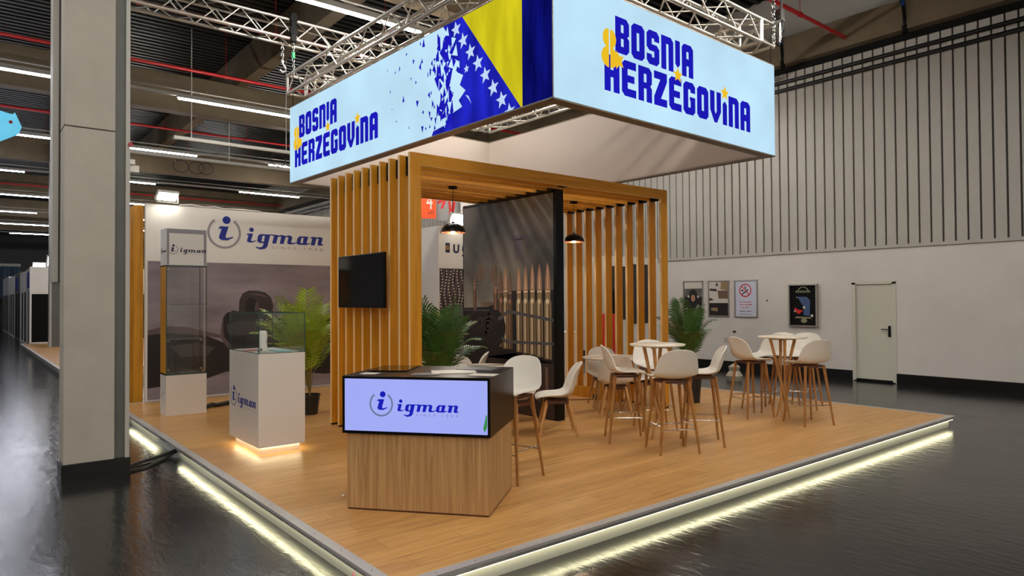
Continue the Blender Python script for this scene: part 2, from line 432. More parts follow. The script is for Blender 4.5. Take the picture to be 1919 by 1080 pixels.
# ------------------------------------------------------------------ hall shell
WX = 14.1                       # inner face of the right wall
X0, X1, Y0, Y1, ZC = -14.0, WX, -14.0, 66.0, 8.4
struct(box('floor', M['floor'], X0, Y0, -0.1, X1+0.3, Y1, 0.0))
struct(box('ceiling', M['deck'], X0, Y0, ZC+0.04, X1+0.3, Y1, ZC+0.1))
b = MB(); y = Y0
while y < Y1:
    b.box(X0, y, ZC-0.03, X1, y+0.10, ZC+0.04); y += 0.24
o = b.build('ceiling', M['deckrib']); struct(o)
struct(box('wall_left', M['wallw'], X0-0.1, Y0, 0, X0, Y1, ZC))
struct(box('wall_front', M['wallw'], X0, Y0-0.1, 0, X1, Y0, ZC))
struct(box('wall_back', M['deck'], X0, Y1, 0, X1, Y1+0.1, ZC))
DY0, DY1 = 5.58, 6.36           # door opening in the right wall
b = MB(); b.box(WX, Y0, 0, WX+0.2, DY0, 2.64); b.box(WX, DY1, 0, WX+0.2, Y1, 2.64); b.box(WX, DY0, 1.98, WX+0.2, DY1, 2.64)
struct(b.build('wall_right', M['wallw']))
b = MB(); g = MB(); y = 3.485-0.2*87
while y < Y1-0.3:
    b.box(WX-0.03, y+0.034, 2.70, WX+0.12, y+0.2, 6.62)
    y += 0.2
b.box(WX-0.035, Y0, 2.64, WX+0.12, Y1, 2.70)
b.box(WX-0.0, Y0, 6.75, WX+0.12, Y1, ZC)
struct(b.build('wall_right', M['clad']))
struct(box('wall_right', M['dkgap'], WX+0.012, Y0, 2.70, WX+0.11, Y1, 6.75))
b = MB(); b.box(WX-0.025, Y0, 0, WX, DY0-0.03, 0.2); b.box(WX-0.025, DY1+0.03, 0, WX, Y1, 0.2)
struct(b.build('baseboard_right', M['base']))
# scuffs on the plaster
fs_ = Fr((WX-.001, 0, 0), (0, -1, 0), (0, 0, 1))
struct(MB().poly(fs_, [[(-9.14, .865), (-9.06, .87), (-9.05, .90), (-9.10, .93), (-9.15, .90)]]).poly(fs_, [circ(-8.26, 1.62, .022, 8)]).build('wall_right', M['ink2']))
struct(MB().poly(fs_, [[(-9.4, .64), (-9.2, .60), (-9.0, .62), (-8.96, .72), (-9.12, .76), (-9.38, .74)]]).build('wall_right', mat('grey_wall_stain', rgb(182, 178, 172), .7)))
# door in the right wall
dr = MB().box(WX+0.02, DY0+0.04, 0.05, WX+0.06, DY1-0.04, 1.94).build('door_1', M['door']); struct(dr)
b = MB(); b.box(WX-0.012, DY0-0.03, 0.02, WX+0.09, DY0+0.04, 1.98); b.box(WX-0.012, DY1-0.04, 0.02, WX+0.09, DY1+0.03, 1.98); b.box(WX-0.012, DY0-0.03, 1.94, WX+0.09, DY1+0.03, 2.0)
struct(b.build('trim_1', M['door']))
b = MB(); b.box(WX+0.006, DY0+0.08, 0.90, WX+0.02, DY0+0.125, 1.12); b.tube([(WX+0.02, DY0+0.10, 1.05), (WX-0.03, DY0+0.10, 1.05), (WX-0.035, DY0+0.12, 1.05), (WX-0.035, DY0+0.24, 1.05)], 0.009, 8)
b.build('door_handle', M['blackm'], dr)
struct(box('trim_2', M['blackm'], WX-0.005, DY0, 0.0, WX+0.1, DY1, 0.05))
# roof girders (concrete)
for i, gy in enumerate((-9.4, 0.1, 9.55, 19.0, 28.5, 38.0, 47.5, 57.0)):
    b = MB(); b.box(X0, gy, 6.6, X1, gy+0.36, 7.35); b.box(X0, gy-0.09, 7.15, X1, gy+0.45, 7.52)
    struct(b.build('trim_%d' % (3+i), M['beam']))
for i, gx in enumerate((-12.3, -3.2, 5.80)):
    struct(box('trim_%d' % (11+i), M['beam'], gx, Y0, 7.5, gx+0.3, Y1, 8.36))
struct(box('trim_14', M['beam'], WX-0.32, Y0, 6.72, WX-0.04, Y1, 7.3))
struct(box('trim_15', M['blackm'], WX-0.1, Y0, 6.60, WX-0.02, Y1, 6.74))
for z, nm in ((6.40, 'upper'), (6.23, 'lower')):
    p = MB().cyl((WX-0.09, Y0+0.1, z), (WX-0.09, 40, z), 0.042, n=10).build('service_pipe', M['pipeb'])
    tag(p, '%s of the two black pipes running high along the ribbed wall' % nm, 'pipe', 'black wall pipes')
for k, (yy, w_) in enumerate(((5.2, 'right'), (7.65, 'left'))):
    t = thing('beam_sling', 'blue sling hanging from the wall beam, %s one of the two' % w_, 'sling', (WX-0.18, yy, 0))
    MB().tube([(0, .05, 7.52), (-0.17, .04, 7.34), (-0.17, 0, 7.15)], 0.035, 8).build('sling', M['bluestrap'], t)
    MB().tube([(-0.17, 0, 7.15), (-0.16, -0.01, 6.95), (-0.12, 0, 6.78)], 0.03, 6).cyl((-.12, 0, 6.8), (-.12, 0, 6.66), 0.05).build('hanger', M['blackm'], t)

# concrete column beside the camera, and the far one
t = thing('concrete_column', 'large pale painted column with black foot in the left foreground', 'column', (0, 0, 0))
MB().box(0.765, 7.60, 0.155, 1.185, 7.92, 3.345).box(0.765, 7.60, 3.355, 1.185, 7.92, ZC).build('concrete_face', M['conc'], t, 0.006)
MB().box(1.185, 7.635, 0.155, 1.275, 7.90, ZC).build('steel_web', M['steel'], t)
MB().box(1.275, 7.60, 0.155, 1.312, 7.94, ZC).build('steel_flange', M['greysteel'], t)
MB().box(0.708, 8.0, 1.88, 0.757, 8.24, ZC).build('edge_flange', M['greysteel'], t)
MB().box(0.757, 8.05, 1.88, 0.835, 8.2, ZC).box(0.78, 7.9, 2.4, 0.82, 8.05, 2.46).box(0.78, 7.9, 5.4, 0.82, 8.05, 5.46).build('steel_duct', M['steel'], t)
MB().box(0.752, 7.588, 0.0, 1.322, 7.95, 0.155).build('painted_foot', M['base'], t)
b = MB().box(1.312, 7.62, 3.05, 1.36, 7.68, 3.10).box(1.314, 7.64, 2.98, 1.40, 7.72, 3.045)
b.build('sensor_box', M['white'], t)
MB().cyl((1.312, 7.60, 3.24), (1.312, 7.57, 3.24), 0.02).build('valve', M['red'], t)
t = thing('steel_column', 'distant grey steel column standing beyond the large foreground column', 'column', (0, 0, 0))
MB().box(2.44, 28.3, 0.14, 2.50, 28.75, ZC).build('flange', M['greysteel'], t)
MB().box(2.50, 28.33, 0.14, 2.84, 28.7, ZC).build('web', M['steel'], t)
MB().box(2.44, 28.28, 2.45, 2.85, 28.3, 2.49).build('joint_strap', M['greysteel'], t)

# ------------------------------------------------------------------ ceiling services
ordn = ['first', 'second', 'third', 'fourth', 'fifth', 'sixth', 'seventh', 'eighth', 'ninth']
rows = {9.3: [(-8.6, -5.6), (-3.4, -0.6), (3.3, 7.9), (9.6, 12.6)],
        15.45: [(-10.0, -7.2), (-5.6, -2.8), (-1.2, 1.5), (3.54, 6.2), (8.2, 10.9)],
        21.3: [(-8.4, -5.6), (-3.6, -0.9), (-0.6, 2.2), (2.6, 5.43), (7.51, 10.3)],
        27.3: [(-7.0, -4.0), (-1.0, 1.67), (3.5, 5.54), (8.48, 10.9)],
        33.4: [(-5.0, -2.4), (0.2, 2.84), (4.2, 6.36), (8.56, 10.55)],
        39.6: [(-4.0, -1.0), (0.6, 2.9), (5.2, 7.6), (9.6, 12.0)],
        45.7: [(-3.0, -0.3), (1.6, 4.2), (6.6, 9.2)],
        51.8: [(-2.0, 0.6), (2.4, 4.6), (7.0, 9.6)],
        3.2: [(-9.0, -6.2), (-4.6, -1.8), (0.0, 2.8), (4.8, 7.6), (8.0, 10.4)],
        -2.9: [(-9.0, -6.2), (-4.0, -1.2), (1.0, 3.8), (6.4, 9.2)],
        -9.0: [(-8.0, -5.2), (-2.6, 0.2), (3.6, 6.4), (9.0, 11.8)]}
for ri, (ly, segs) in enumerate(rows.items()):
    rn = ('row %s behind the hanging sign' % ordn[ri]) if ly > 9 else 'row out of view near the camera'
    rn = (ordn[ri] + ' row behind the sign') if ly > 9 else (ordn[ri-8] + ' row over the camera')
    xe = X1-0.6 if ly > 9 else 10.6
    r = MB().box(X0+1, ly-0.036, 6.0, xe, ly+0.036, 6.055).box(X0+1, ly+0.10, 6.16, xe, ly+0.12, 6.18)
    rail = r.build('lighting_rail', M['greysteel'])
    tag(rail, 'thin pale rail carrying the ceiling lamps, %s' % rn, 'rail', 'lamp rails under the roof')
    for si, (a, c) in enumerate(segs):
        t = thing('strip_light', 'ceiling strip lamp, %s from the left, %s' % (ordn[si], rn), 'lamp', ((a+c)/2, ly, 5.97), 0, 'ceiling strip lamps')
        h = (c-a)/2
        box('lamp_housing', M['greysteel'], -h, -0.035, 0.0, h, 0.035, 0.03, t)
        box('lamp_tube', M['lampc'] if (ly > 15 and a < 3) else M['lamp'], -h+0.02, -0.03, -0.03, h-0.02, 0.03, 0.0, t)
for yy, zz, wd in ((6.3, 6.9, 'nearest the ribbed wall end'), (13.2, 6.9, 'crossing behind the sign'), (16.4, 6.9, 'in front of the second concrete girder'), (22.4, 6.9, 'behind the second concrete girder'), (29.6, 6.9, 'behind the third concrete girder'), (37.0, 6.9, 'far down the hall')):
    b = MB().cyl((X0+1, yy, zz), (X1-0.1, yy, zz), 0.038, n=10)
    x = X0+2
    while x < X1:
        b.cyl((x, yy, zz), (x, yy, ZC), 0.006, n=5, caps=False); b.cyl((x-.03, yy, zz), (x+.03, yy, zz), 0.05, n=10); x += 2.4
    tag(b.build('sprinkler_pipe', M['red']), 'thin red sprinkler pipe under the roof, %s' % wd, 'pipe', 'red sprinkler pipes')
for yy, xa, xb, wd in ((17.8, 4.0, 9.5, 'upper'), (20.2, 2.2, 9.8, 'lower')):
    b = MB().box(xa, yy-.06, 5.6, xb, yy+.06, 5.68)
    for x in (xa+.4, (xa+xb)/2, xb-.4): b.cyl((x, yy, 5.68), (x, yy, ZC), 0.012, n=6)
    tray = b.build('cable_tray', M['greysteel'])
    tag(tray, '%s pale cable tray hanging left of the sign, with looped cables' % wd, 'cable tray')
    c = MB()
    for k, xo in enumerate((xa+2.5, xa+2.9, xa+3.15)):
        pts = [(xo+0.2*math.sin(a/10*2*PI), yy-0.08, 5.5-0.17*(1-math.cos(a/10*2*PI))+.06) for a in range(11)]
        c.tube(pts, 0.011, 6)
    c.build('looped_cable', M['rubber'], tray)

def truss(mb, p, q, s=0.29, n=None, up=Vector((0, 0, 1))):
    """square lattice truss: four chords and diagonal braces"""
    p = Vector(p); q = Vector(q); d = (q-p); L = d.length; d.normalize(); sd = d.cross(up).normalized(); h = s/2
    c = [(-h, -h), (h, -h), (h, h), (-h, h)]
    P = lambda i, t: p + d*t + sd*c[i][0] + up*c[i][1]
    for i in range(4): mb.cyl(P(i, 0), P(i, L), 0.024, n=8)
    n = n or max(2, int(round(L/0.28)))
    for i in range(4):
        j = (i+1) % 4
        for k in range(n):
            a, b_ = (i, j) if k % 2 == 0 else (j, i)
            mb.cyl(P(a, L*k/n), P(b_, L*(k+1)/n), 0.010, n=6, caps=False)
        for t in (0, L): mb.cyl(P(i, t), P(j, t), 0.018, n=6)
    return mb
SA = math.radians(1.77)
SC = Vector((4.161, 4.516, 3.5))
SW, SL, SH = 4.0, 5.83, 1.186
rt = thing('lighting_truss', 'rectangular silver lattice truss hung just above the lit sign box', 'truss', SC+Vector((0, 0, 0)), SA)
for a, c in (((0.15, 0.0, 1.57), (0.15, SL+.1, 1.57)), ((SW-.15, 0.0, 1.57), (SW-.15, SL, 1.57))):
    truss(MB(), a, c).build('truss_section', M['truss'], rt)
for a, c in (((0.3, 0.16, 1.57), (SW-.3, 0.16, 1.57)), ((0.3, SL-.1, 1.57), (SW-.3, SL-.1, 1.57))):
    truss(MB(), a, c).build('truss_section', M['truss'], rt)
for cx, cy in ((0.05, 0.02), (SW-.05, 0.02), (0.05, SL), (SW-.05, SL)):
    MB().cyl((cx, cy, 1.02), (cx, cy, 1.42), 0.006, n=6).build('hanging_cable', M['blackm'], rt)
ct = truss(MB(), (-6, 10.35, 5.86), (9.6, 10.35, 5.86)).build('ceiling_truss', M['truss'])
tag(ct, 'long silver lattice truss crossing under the roof behind the sign', 'truss')
def chain(mb, x, y, z0, z1, r=0.018):
    z = z1; k = 0
    while z > z0:
        a = [(x+(r*math.cos(t*PI/4) if k % 2 else 0), y+(0 if k % 2 else r*math.cos(t*PI/4)), z-0.03+0.032*math.sin(t*PI/4)) for t in range(9)]
        mb.tube(a, 0.006, 5); z -= 0.05; k += 1
t = thing('chain_hoist', 'black hoist clamp with chain above the left end of the sign', 'hoist', (3.97, 10.17, 0))
b = MB().box(-.04, -.03, 5.66, .04, .03, 6.1).box(-.055, -.04, 5.78, .055, .04, 5.86).box(-.055, -.04, 5.98, .055, .04, 6.06).box(-.03, -.03, 6.02, .03, .2, 6.06)
b.build('clamp', M['blackm'], t)
b = MB(); chain(b, 0, 0, 5.12, 5.66); b.build('chain', M['chrome'], t)
MB().cyl((0, 0, 5.50), (0, 0, 5.40), 0.028).build('green_shackle', M['green'], t)
t = thing('lifting_hook', 'spare lifting hook hanging just left of the chain hoist', 'hook', (3.80, 10.17, 0))
b = MB().cyl((0, 0, 5.6), (0, .17, 5.75), .008); chain(b, 0, 0, 5.35, 5.6); b.build('chain', M['chrome'], t)
MB().tube([(0, 0, 5.36), (0, .0, 5.3), (.04, 0, 5.24), (.045, 0, 5.18), (0, 0, 5.15), (-.04, 0, 5.19)], 0.014, 8).build('hook', M['chrome'], t)
t = thing('chain_hoist', 'rigging chain and cables at the far right corner of the truss', 'hoist', (8.12, 4.62, 0))
b = MB(); chain(b, 0, 0, 5.0, 7.0, 0.022); b.build('chain', M['chrome'], t)
MB().tube([(.08, 0, 5.75), (.2, 0, 5.6), (.22, 0, 5.2), (.12, 0, 4.95), (.02, 0, 5.0)], 0.014, 6).tube([(0, .05, 5.9), (.1, .05, 5.5), (.05, .05, 5.1)], 0.012, 6).build('cable', M['rubber'], t)
MB().box(.1, -.05, 5.28, .2, .05, 5.42).cyl((.15, 0, 5.0), (.15, 0, 5.25), .02).build('clamp', M['chrome'], t)
tag(MB().cyl((8.35, 7.9, 6.5), (WX-.04, 7.9, 6.5), 0.045).build('conduit_pipe', M['greysteel']), 'pale grey pipe meeting the ribbed wall beside the sign corner', 'pipe')

# ------------------------------------------------------------------ hanging sign box
sg = thing('hanging_sign', 'huge hanging lit sign box in pale blue with a flag print and lettering', 'sign', SC, SA)
FT = 0.13
b = MB()
b.box(0, 0, 0, SW, FT, 0.02); b.box(0, SL-FT, 0, SW, SL, 0.02); b.box(0, FT, 0, FT, SL-FT, 0.02); b.box(SW-FT, FT, 0, SW, SL-FT, 0.02)
b.box(0, 0, SH-.02, SW, FT, SH); b.box(0, SL-FT, SH-.02, SW, SL, SH); b.box(0, FT, SH-.02, FT, SL-FT, SH); b.box(SW-FT, FT, SH-.02, SW, SL-FT, SH)
for cx, cy in ((0, 0), (SW-.03, 0), (0, SL-.03), (SW-.03, SL-.03)): b.box(cx, cy, 0, cx+.03, cy+.03, SH)
b.build('frame', M['frame'], sg)
b = MB(); e = .005
b.box(FT-e, FT-e, .005, SW-FT+e, FT, SH-.02); b.box(FT-e, SL-FT, .005, SW-FT+e, SL-FT+e, SH-.02); b.box(FT-e, FT, .005, FT, SL-FT, SH-.02); b.box(SW-FT, FT, .005, SW-FT+e, SL-FT, SH-.02)
b.build('inner_liner', M['canvas'], sg)
b = MB(); b.box(SW-.004, .03, .02, SW, SL-.03, SH-.02); b.box(.03, SL-.004, .02, SW-.03, SL, SH-.02)
b.build('rear_panel', M['canvas'], sg)
FRt = Fr((0, 0, 0), (1, 0, 0), (0, 0, 1)); FLt = Fr((0, SL, 0), (0, -1, 0), (0, 0, 1))
MB().box(.012, -.004, .014, SW-.012, .02, SH-.014).build('light_panel', M['s_face'], sg)
MB().box(-.004, .012, .014, .02, SL-.012, SH-.014).build('light_panel', M['s_face'], sg)
G = {
 'B': [[(0, 0), (4, 0), (5, 1), (5, 3.9), (4.3, 4.5), (5, 5.1), (5, 8), (4, 9), (0, 9)], [(2, 1.8), (2, 3.8), (3, 3.8), (3, 1.8)], [(2, 5.3), (2, 7.3), (3, 7.3), (3, 5.3)]],
 'O': [[(1, 0), (4, 0), (5, 1), (5, 8), (4, 9), (1, 9), (0, 8), (0, 1)], [(2, 2.2), (2, 6.8), (3, 6.8), (3, 2.2)]],
 'S': [[(1, 0), (4, 0), (5, 1), (5, 4.5), (4, 5.4), (2, 5.4), (2, 7), (3, 7), (3, 6.3), (5, 6.3), (5, 8), (4, 9), (1, 9), (0, 8), (0, 4.5), (1, 3.6), (3, 3.6), (3, 2), (2, 2), (2, 2.7), (0, 2.7), (0, 1)]],
 'N': [[(0, 0), (2, 0), (2, 7), (3, 7), (3, 0), (5, 0), (5, 8), (4, 9), (0, 9)]],
 'A': [[(0, 0), (2, 0), (2, 3), (3, 3), (3, 0), (5, 0), (5, 8), (4, 9), (1, 9), (0, 8)], [(2, 5), (2, 7), (3, 7), (3, 5)]],
 'H': [[(0, 0), (2, 0), (2, 3.6), (3, 3.6), (3, 0), (5, 0), (5, 9), (3, 9), (3, 5.4), (2, 5.4), (2, 9), (0, 9)]],
 'E': [[(1, 0), (5, 0), (5, 2), (2, 2), (2, 3.6), (4.4, 3.6), (4.4, 5.4), (2, 5.4), (2, 7), (5, 7), (5, 9), (1, 9), (0, 8), (0, 1)]],
 'R': [[(0, 0), (2, 0), (2, 3.4), (3, 3.4), (3, 0), (5, 0), (5, 3.6), (4.4, 4.3), (5, 5), (5, 8), (4, 9), (0, 9)], [(2, 5), (2, 7.2), (3, 7.2), (3, 5)]],
 'Z': [[(0, 0), (5, 0), (5, 2), (2.6, 2), (5, 6.8), (5, 9), (0, 9), (0, 7), (2.4, 7), (0, 2.2)]],
 'G': [[(1, 0), (4, 0), (5, 1), (5, 5), (2.7, 5), (2.7, 4), (3, 4), (3, 2), (2, 2), (2, 7), (3, 7), (3, 6.2), (5, 6.2), (5, 8), (4, 9), (1, 9), (0, 8), (0, 1)]],
 'V': [[(0, 9), (0, 3.4), (1.9, 0), (3.1, 0), (5, 3.4), (5, 9), (3, 9), (3, 3.4), (2.5, 2.4), (2, 3.4), (2, 9)]],
 '!': [[(0, 9), (0, 2.6), (1, 1.6), (2, 2.6), (2, 9)]],
 'i': [[(0, 0), (2, 0), (2, 6), (1, 7), (0, 6)]],
}
def word(mb, fr, txt, u0, v0, h, pitch, lw, d):
    u = u0
    for ch in txt:
        k = h/9.0; kw = lw/5.0
        mb.poly(fr, [[(u+x*kw, v0+y*k) for x, y in l] for l in G[ch]], 0, d)
        u += (2*kw if ch in '!i' else lw) + pitch - lw
    return u
def sign_text(fr, u0, k):
    """u0: left edge of the lower word, k: size factor"""
    b = MB(); D = .006
    uB = u0+.165*k
    word(b, fr, 'BOSN!A', uB, .625*k+(1-k)*.9, .36*k, .2475*k, .212*k, D)
    word(b, fr, 'HERZEGOViNA', u0, .215*k+(1-k)*.25, .36*k, .2595*k, .222*k, D)
    b.build('lettering', M['s_blue'], sg)
    y = MB(); v1 = .625*k+(1-k)*.9; v2 = .215*k+(1-k)*.25
    ux = uB+4*.2475*k+.042*k
    MB().poly(fr, [star(ux, v1-.015*k, .085*k, .45)], 0, D+.003).build('gold_star', M['s_gold'], sg)
    ux = u0+8*.2595*k+.045*k
    MB().poly(fr, [star(ux, v2+.375*k, .085*k, .45)], 0, D+.003).build('gold_star', M['s_gold'], sg)
    ax = u0+.055*k; ay = v1
    for s, c0 in ((-1, 0), (1, 1)):
        cc = ax+s*.012*k+.02*k
        l = [(cc, ay+.20*k)] + [(cc+s*.085*k*math.sin(t/8*PI)*(1), ay+.11*k+.095*k*math.cos(t/8*PI)) for t in range(1, 8)]
        l += [(cc+s*.105*k*math.sin(t/8*PI), ay-.075*k+.105*k*math.cos(t/8*PI)) for t in range(1, 8)] + [(cc, ay-.18*k)]
        if s < 0: l = l[::-1]
        y.poly(fr, [l], 0, D+.003)
    y.poly(fr, [star(ax+.15*k, ay-.08*k, .095*k, .5, PI/2+.3)], 0, D+.003)
    y.build('ampersand', M['s_gold'], sg)
sign_text(FRt, 0.70, 1.0)
sign_text(FLt, 0.20, 0.935)
# flag print on the left face; u = distance from the near corner, so mirror it into the frame
fl = lambda pts: [(SL-u, v) for u, v in pts]
D = .006
jag = [(1.70, SH-.014), (1.60, 1.05), (1.66, .98), (1.50, .90), (1.56, .80), (1.42, .72), (1.47, .62), (1.34, .55), (1.40, .46), (1.30, .38), (1.42, .30), (1.36, .22), (1.62, .17), (1.56, .10), (1.90, .06), (1.93, .014)]
blue = jag + [(.43, .014), (1.35, SH-.014)]
MB().poly(FLt, [fl(blue)], 0, D).build('flag_blue_field', M['s_flag'], sg)
MB().poly(FLt, [fl([(1.35, SH-.014), (.43, .014), (.405, .014), (.405, SH-.014)])], 0, D).build('flag_yellow_triangle', M['s_yel'], sg)
MB().poly(FLt, [fl([(.405, SH-.014), (.405, .014), (.004, .014), (.004, SH-.014)])], 0, D).build('flag_dark_band', M['s_flagd'], sg)
for u, v in ((1.46, 1.07), (1.335, .915), (1.21, .76), (1.085, .61), (.965, .455), (.84, .295), (.71, .145)):
    MB().poly(FLt, [star(SL-u, v, .088, .42, PI/2+.12)], 0, D+.002).build('flag_star', M['s_star'], sg)
b = MB()
b.poly(FLt, [[(p[0], max(p[1], .014)) for p in star(SL-.59, .0, .088, .42, PI/2+.12)]], 0, D+.002)
b.poly(FLt, [star(SL-1.28, .60, .045, .45, .3)], 0, D+.002); b.poly(FLt, [fl([(1.30, .33), (1.24, .27), (1.20, .22), (1.25, .31)])], 0, D+.002)
b.build('flag_star', M['s_star'], sg)
b = MB(); rs = random.Random(3)
def shard(u, v, s):
    a = rs.uniform(0, 2*PI); k = 3
    pts = [(u+s*rs.uniform(.3, .8)*math.cos(a+i*2*PI/k), min(SH-.02, max(.016, v+s*rs.uniform(.6, 1.5)*math.sin(a+i*2*PI/k)))) for i in range(k)]
    b.poly(FLt, [fl(pts)[::-1]], 0, D+.001)
for i in range(84):
    v = rs.uniform(.05, 1.10); u = 1.46 + .10*(1-abs(v-.5)) + abs(rs.gauss(0, .22)); shard(u, v, rs.uniform(.045, .10) if u < 1.85 else rs.uniform(.03, .06))
for u, v, s in ((2.22, .45, .07), (2.30, .95, .04), (2.12, .90, .03), (2.45, 1.08, .03), (2.52, .55, .04), (2.6, .95, .03), (2.82, .72, .02), (2.7, .93, .02), (2.25, .70, .03), (2.1, .32, .03), (2.4, .2, .02), (2.15, 1.12, .03), (2.88, 1.0, .015), (2.05, .12, .03), (2.68, .33, .02), (2.0, .72, .03), (2.35, .76, .02), (2.78, .50, .012)): shard(u, v, s)
b.build('flag_shards', M['s_blue'], sg)
b = MB()
for u, v, s in ((1.52, .97, .05), (1.47, .83, .055), (1.55, .72, .06), (1.44, .56, .05), (1.52, .5, .07), (1.47, .38, .05), (1.58, .28, .06), (1.68, .13, .06), (1.42, .68, .03), (1.62, 1.08, .05)):
    a = rs.uniform(0, 6); pts = [(u+s*rs.uniform(.6, 1.2)*math.cos(a+i*2*PI/3), v+1.3*s*rs.uniform(.6, 1.2)*math.sin(a+i*2*PI/3)) for i in range(3)]
    b.poly(FLt, [fl(pts)[::-1]], 0, D+.002)
b.build('flag_gaps', M['s_face'], sg)

# ------------------------------------------------------------------ raised platform
PX0, PX1, PY0, PY1 = 1.80, 10.0, 3.24, 11.72
pf = thing('raised_platform', 'raised oak laminate platform edged in silver trim with a glowing light strip', 'platform', (0, 0, 0))
box('laminate_deck', M['lam'], PX0+.07, PY0+.07, 0.05, PX1-.07, PY1-.07, PZ, pf)
b = MB(); T_ = .07
b.box(PX0, PY0, PZ-.016, PX1, PY0+T_, PZ+.003); b.box(PX0, PY1-T_, PZ-.016, PX1, PY1, PZ+.003)
b.box(PX0, PY0+T_, PZ-.016, PX0+T_, PY1-T_, PZ+.003); b.box(PX1-T_, PY0+T_, PZ-.016, PX1, PY1-T_, PZ+.003)
b.build('edge_trim', M['trim'], pf)
b = MB(); R_ = .055
b.box(PX0+R_, PY0+R_, 0, PX1-R_, PY0+R_+.012, PZ-.016); b.box(PX0+R_, PY0+R_, 0, PX0+R_+.012, PY1-R_, PZ-.016)
b.box(PX1-R_-.012, PY0+R_, 0, PX1-R_, PY1-R_, PZ-.016); b.box(PX0+R_, PY1-R_-.012, 0, PX1-R_, PY1-R_, PZ-.016)
b.build('skirt', M['skirt'], pf)
b = MB()
b.box(PX0+.012, PY0+.010, PZ-.040, PX1-.012, PY0+.022, PZ-.018); b.box(PX0+.010, PY0+.022, PZ-.040, PX0+.022, PY1-.02, PZ-.018)
b.build('bright_profile', M['profile'], pf)
b = MB()
b.box(PX0+.03, PY0+.020, PZ-.047, PX1-.03, PY0+.050, PZ-.040); b.box(PX0+.020, PY0+.05, PZ-.047, PX0+.050, 7.9, PZ-.040)
b.box(PX0+.020, 9.0, PZ-.047, PX0+.050, 10.6, PZ-.040)
b.build('light_strip', M['led'], pf)
b = MB()
for i in range(30):
    x = PX0+.3+i*.27
    if x < PX1-.1: b.cyl((x, PY0+.035, PZ+.003), (x, PY0+.035, PZ+.005), .004, n=6)
for i in range(24): b.cyl((PX0+.035, PY0+.3+i*.4, PZ+.003), (PX0+.035, PY0+.3+i*.4, PZ+.005), .004, n=6)
b.build('screws', M['steel'], pf)
p2 = thing('raised_platform', 'second wood-floored platform farther down the aisle behind the column', 'platform', (0, 0, 0))
box('laminate_deck', M['lam'], 1.87, 18.2, 0.05, 9, 31.5, PZ, p2)
b = MB().box(1.80, 18.13, PZ-.016, 1.87, 31.5, PZ+.003).box(1.87, 18.13, PZ-.016, 9, 18.2, PZ+.003); b.build('edge_trim', M['trim'], p2)
MB().box(1.85, 18.18, 0, 1.86, 31.5, PZ-.016).box(1.85, 18.18, 0, 9, 18.19, PZ-.016).build('skirt', M['skirt'], p2)

# ------------------------------------------------------------------ wooden slat portal
XL, XR, YF, PIT, BW, BT = 3.605, 7.797, 6.09, 0.212, 0.134, 0.036
ZT, ZI = 3.215, 3.085
po = thing('slat_portal', 'golden timber slat portal forming walls and roof over the seating', 'portal', (0, 0, 0))
for i in range(10):
    y = YF+i*PIT
    f_ = Fr((0, y+BT, 0), (1, 0, 0), (0, 0, 1))
    zb = PZ+.02                       # one U-shaped frame: a roof board with two mitred uprights
    a = MB().poly(f_, [[(XL, ZT), (XL+BW, ZI), (XR-BW, ZI), (XR, ZT)]], 0, BT).build('roof_board', M['slatx'], po, .002)
    MB().poly(f_, [[(XL, zb), (XL+BW, zb), (XL+BW, ZI), (XL, ZT)]], 0, BT).build('upright', M['slat'], a, .002)
    MB().poly(f_, [[(XR-BW, zb), (XR, zb), (XR, ZT), (XR-BW, ZI)]], 0, BT).build('upright', M['slat'], a, .002)
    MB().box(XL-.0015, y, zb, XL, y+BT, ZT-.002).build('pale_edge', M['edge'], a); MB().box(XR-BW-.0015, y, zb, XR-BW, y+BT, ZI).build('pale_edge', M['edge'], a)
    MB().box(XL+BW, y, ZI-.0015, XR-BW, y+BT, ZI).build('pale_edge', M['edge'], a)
for i in range(9):
    y = YF+i*PIT+BT
    for q_ in ((XL+.075, ZT-.21, XL+.115, ZT-.015), (XR-.115, ZI-.01, XR-.03, ZI+.05), (5.89, ZI+.02, 5.98, ZI+.06)):
        MB().box(q_[0], y, q_[1], q_[2], y+PIT-BT, q_[3]).build('black_bracket', M['blackm'], po)
for i in range(10):
    y = YF+i*PIT
    for xa in (XL, XR-BW): MB().box(xa+.004, y+.004, PZ, xa+BW-.004, y+BT-.004, PZ+.02).build('black_foot', M['blackm'], po)
MB().box(XR-BW-.02, YF+3.6*PIT, PZ, XR-BW-.002, YF+9*PIT+.04, PZ+.17).build('base_board', M['slat'], po, .002)
# black panel with a printed photograph of cartridges
BX0, BX1, BY0, BY1, BZT = 5.87, 6.0, 6.33, 8.38, 3.09
bp_ = thing('printed_partition', 'tall black partition with a photo of upright brass cartridges', 'partition', (0, 0, 0))
box('board', M['black'], BX0, BY0, PZ, BX1, BY1, BZT-.01, bp_)
FP = Fr((BX0, BY1, 0), (0, -1, 0), (0, 0, 1)); PW = BY1-BY0
MB().poly(FP, [[(.02, PZ+.01), (PW-.05, PZ+.01), (PW-.05, BZT-.05), (.02, BZT-.05)]], .002).build('photo_background', M['greyph'], bp_)
b = MB()
b.poly(FP, [[(.02, 0.86), (PW-.05, 0.86), (PW-.05, 1.80), (1.1, 1.80), (.9, 1.7), (.62, 1.58), (.02, 1.56)]], .003)
b.build('photo_shadows', M['ink'], bp_)
MB().poly(FP, [[(.02, PZ+.01), (PW-.05, PZ+.01), (PW-.05, .86), (1.2, .95), (.02, .80)]], .003).build('photo_table', M['tablep'], bp_)
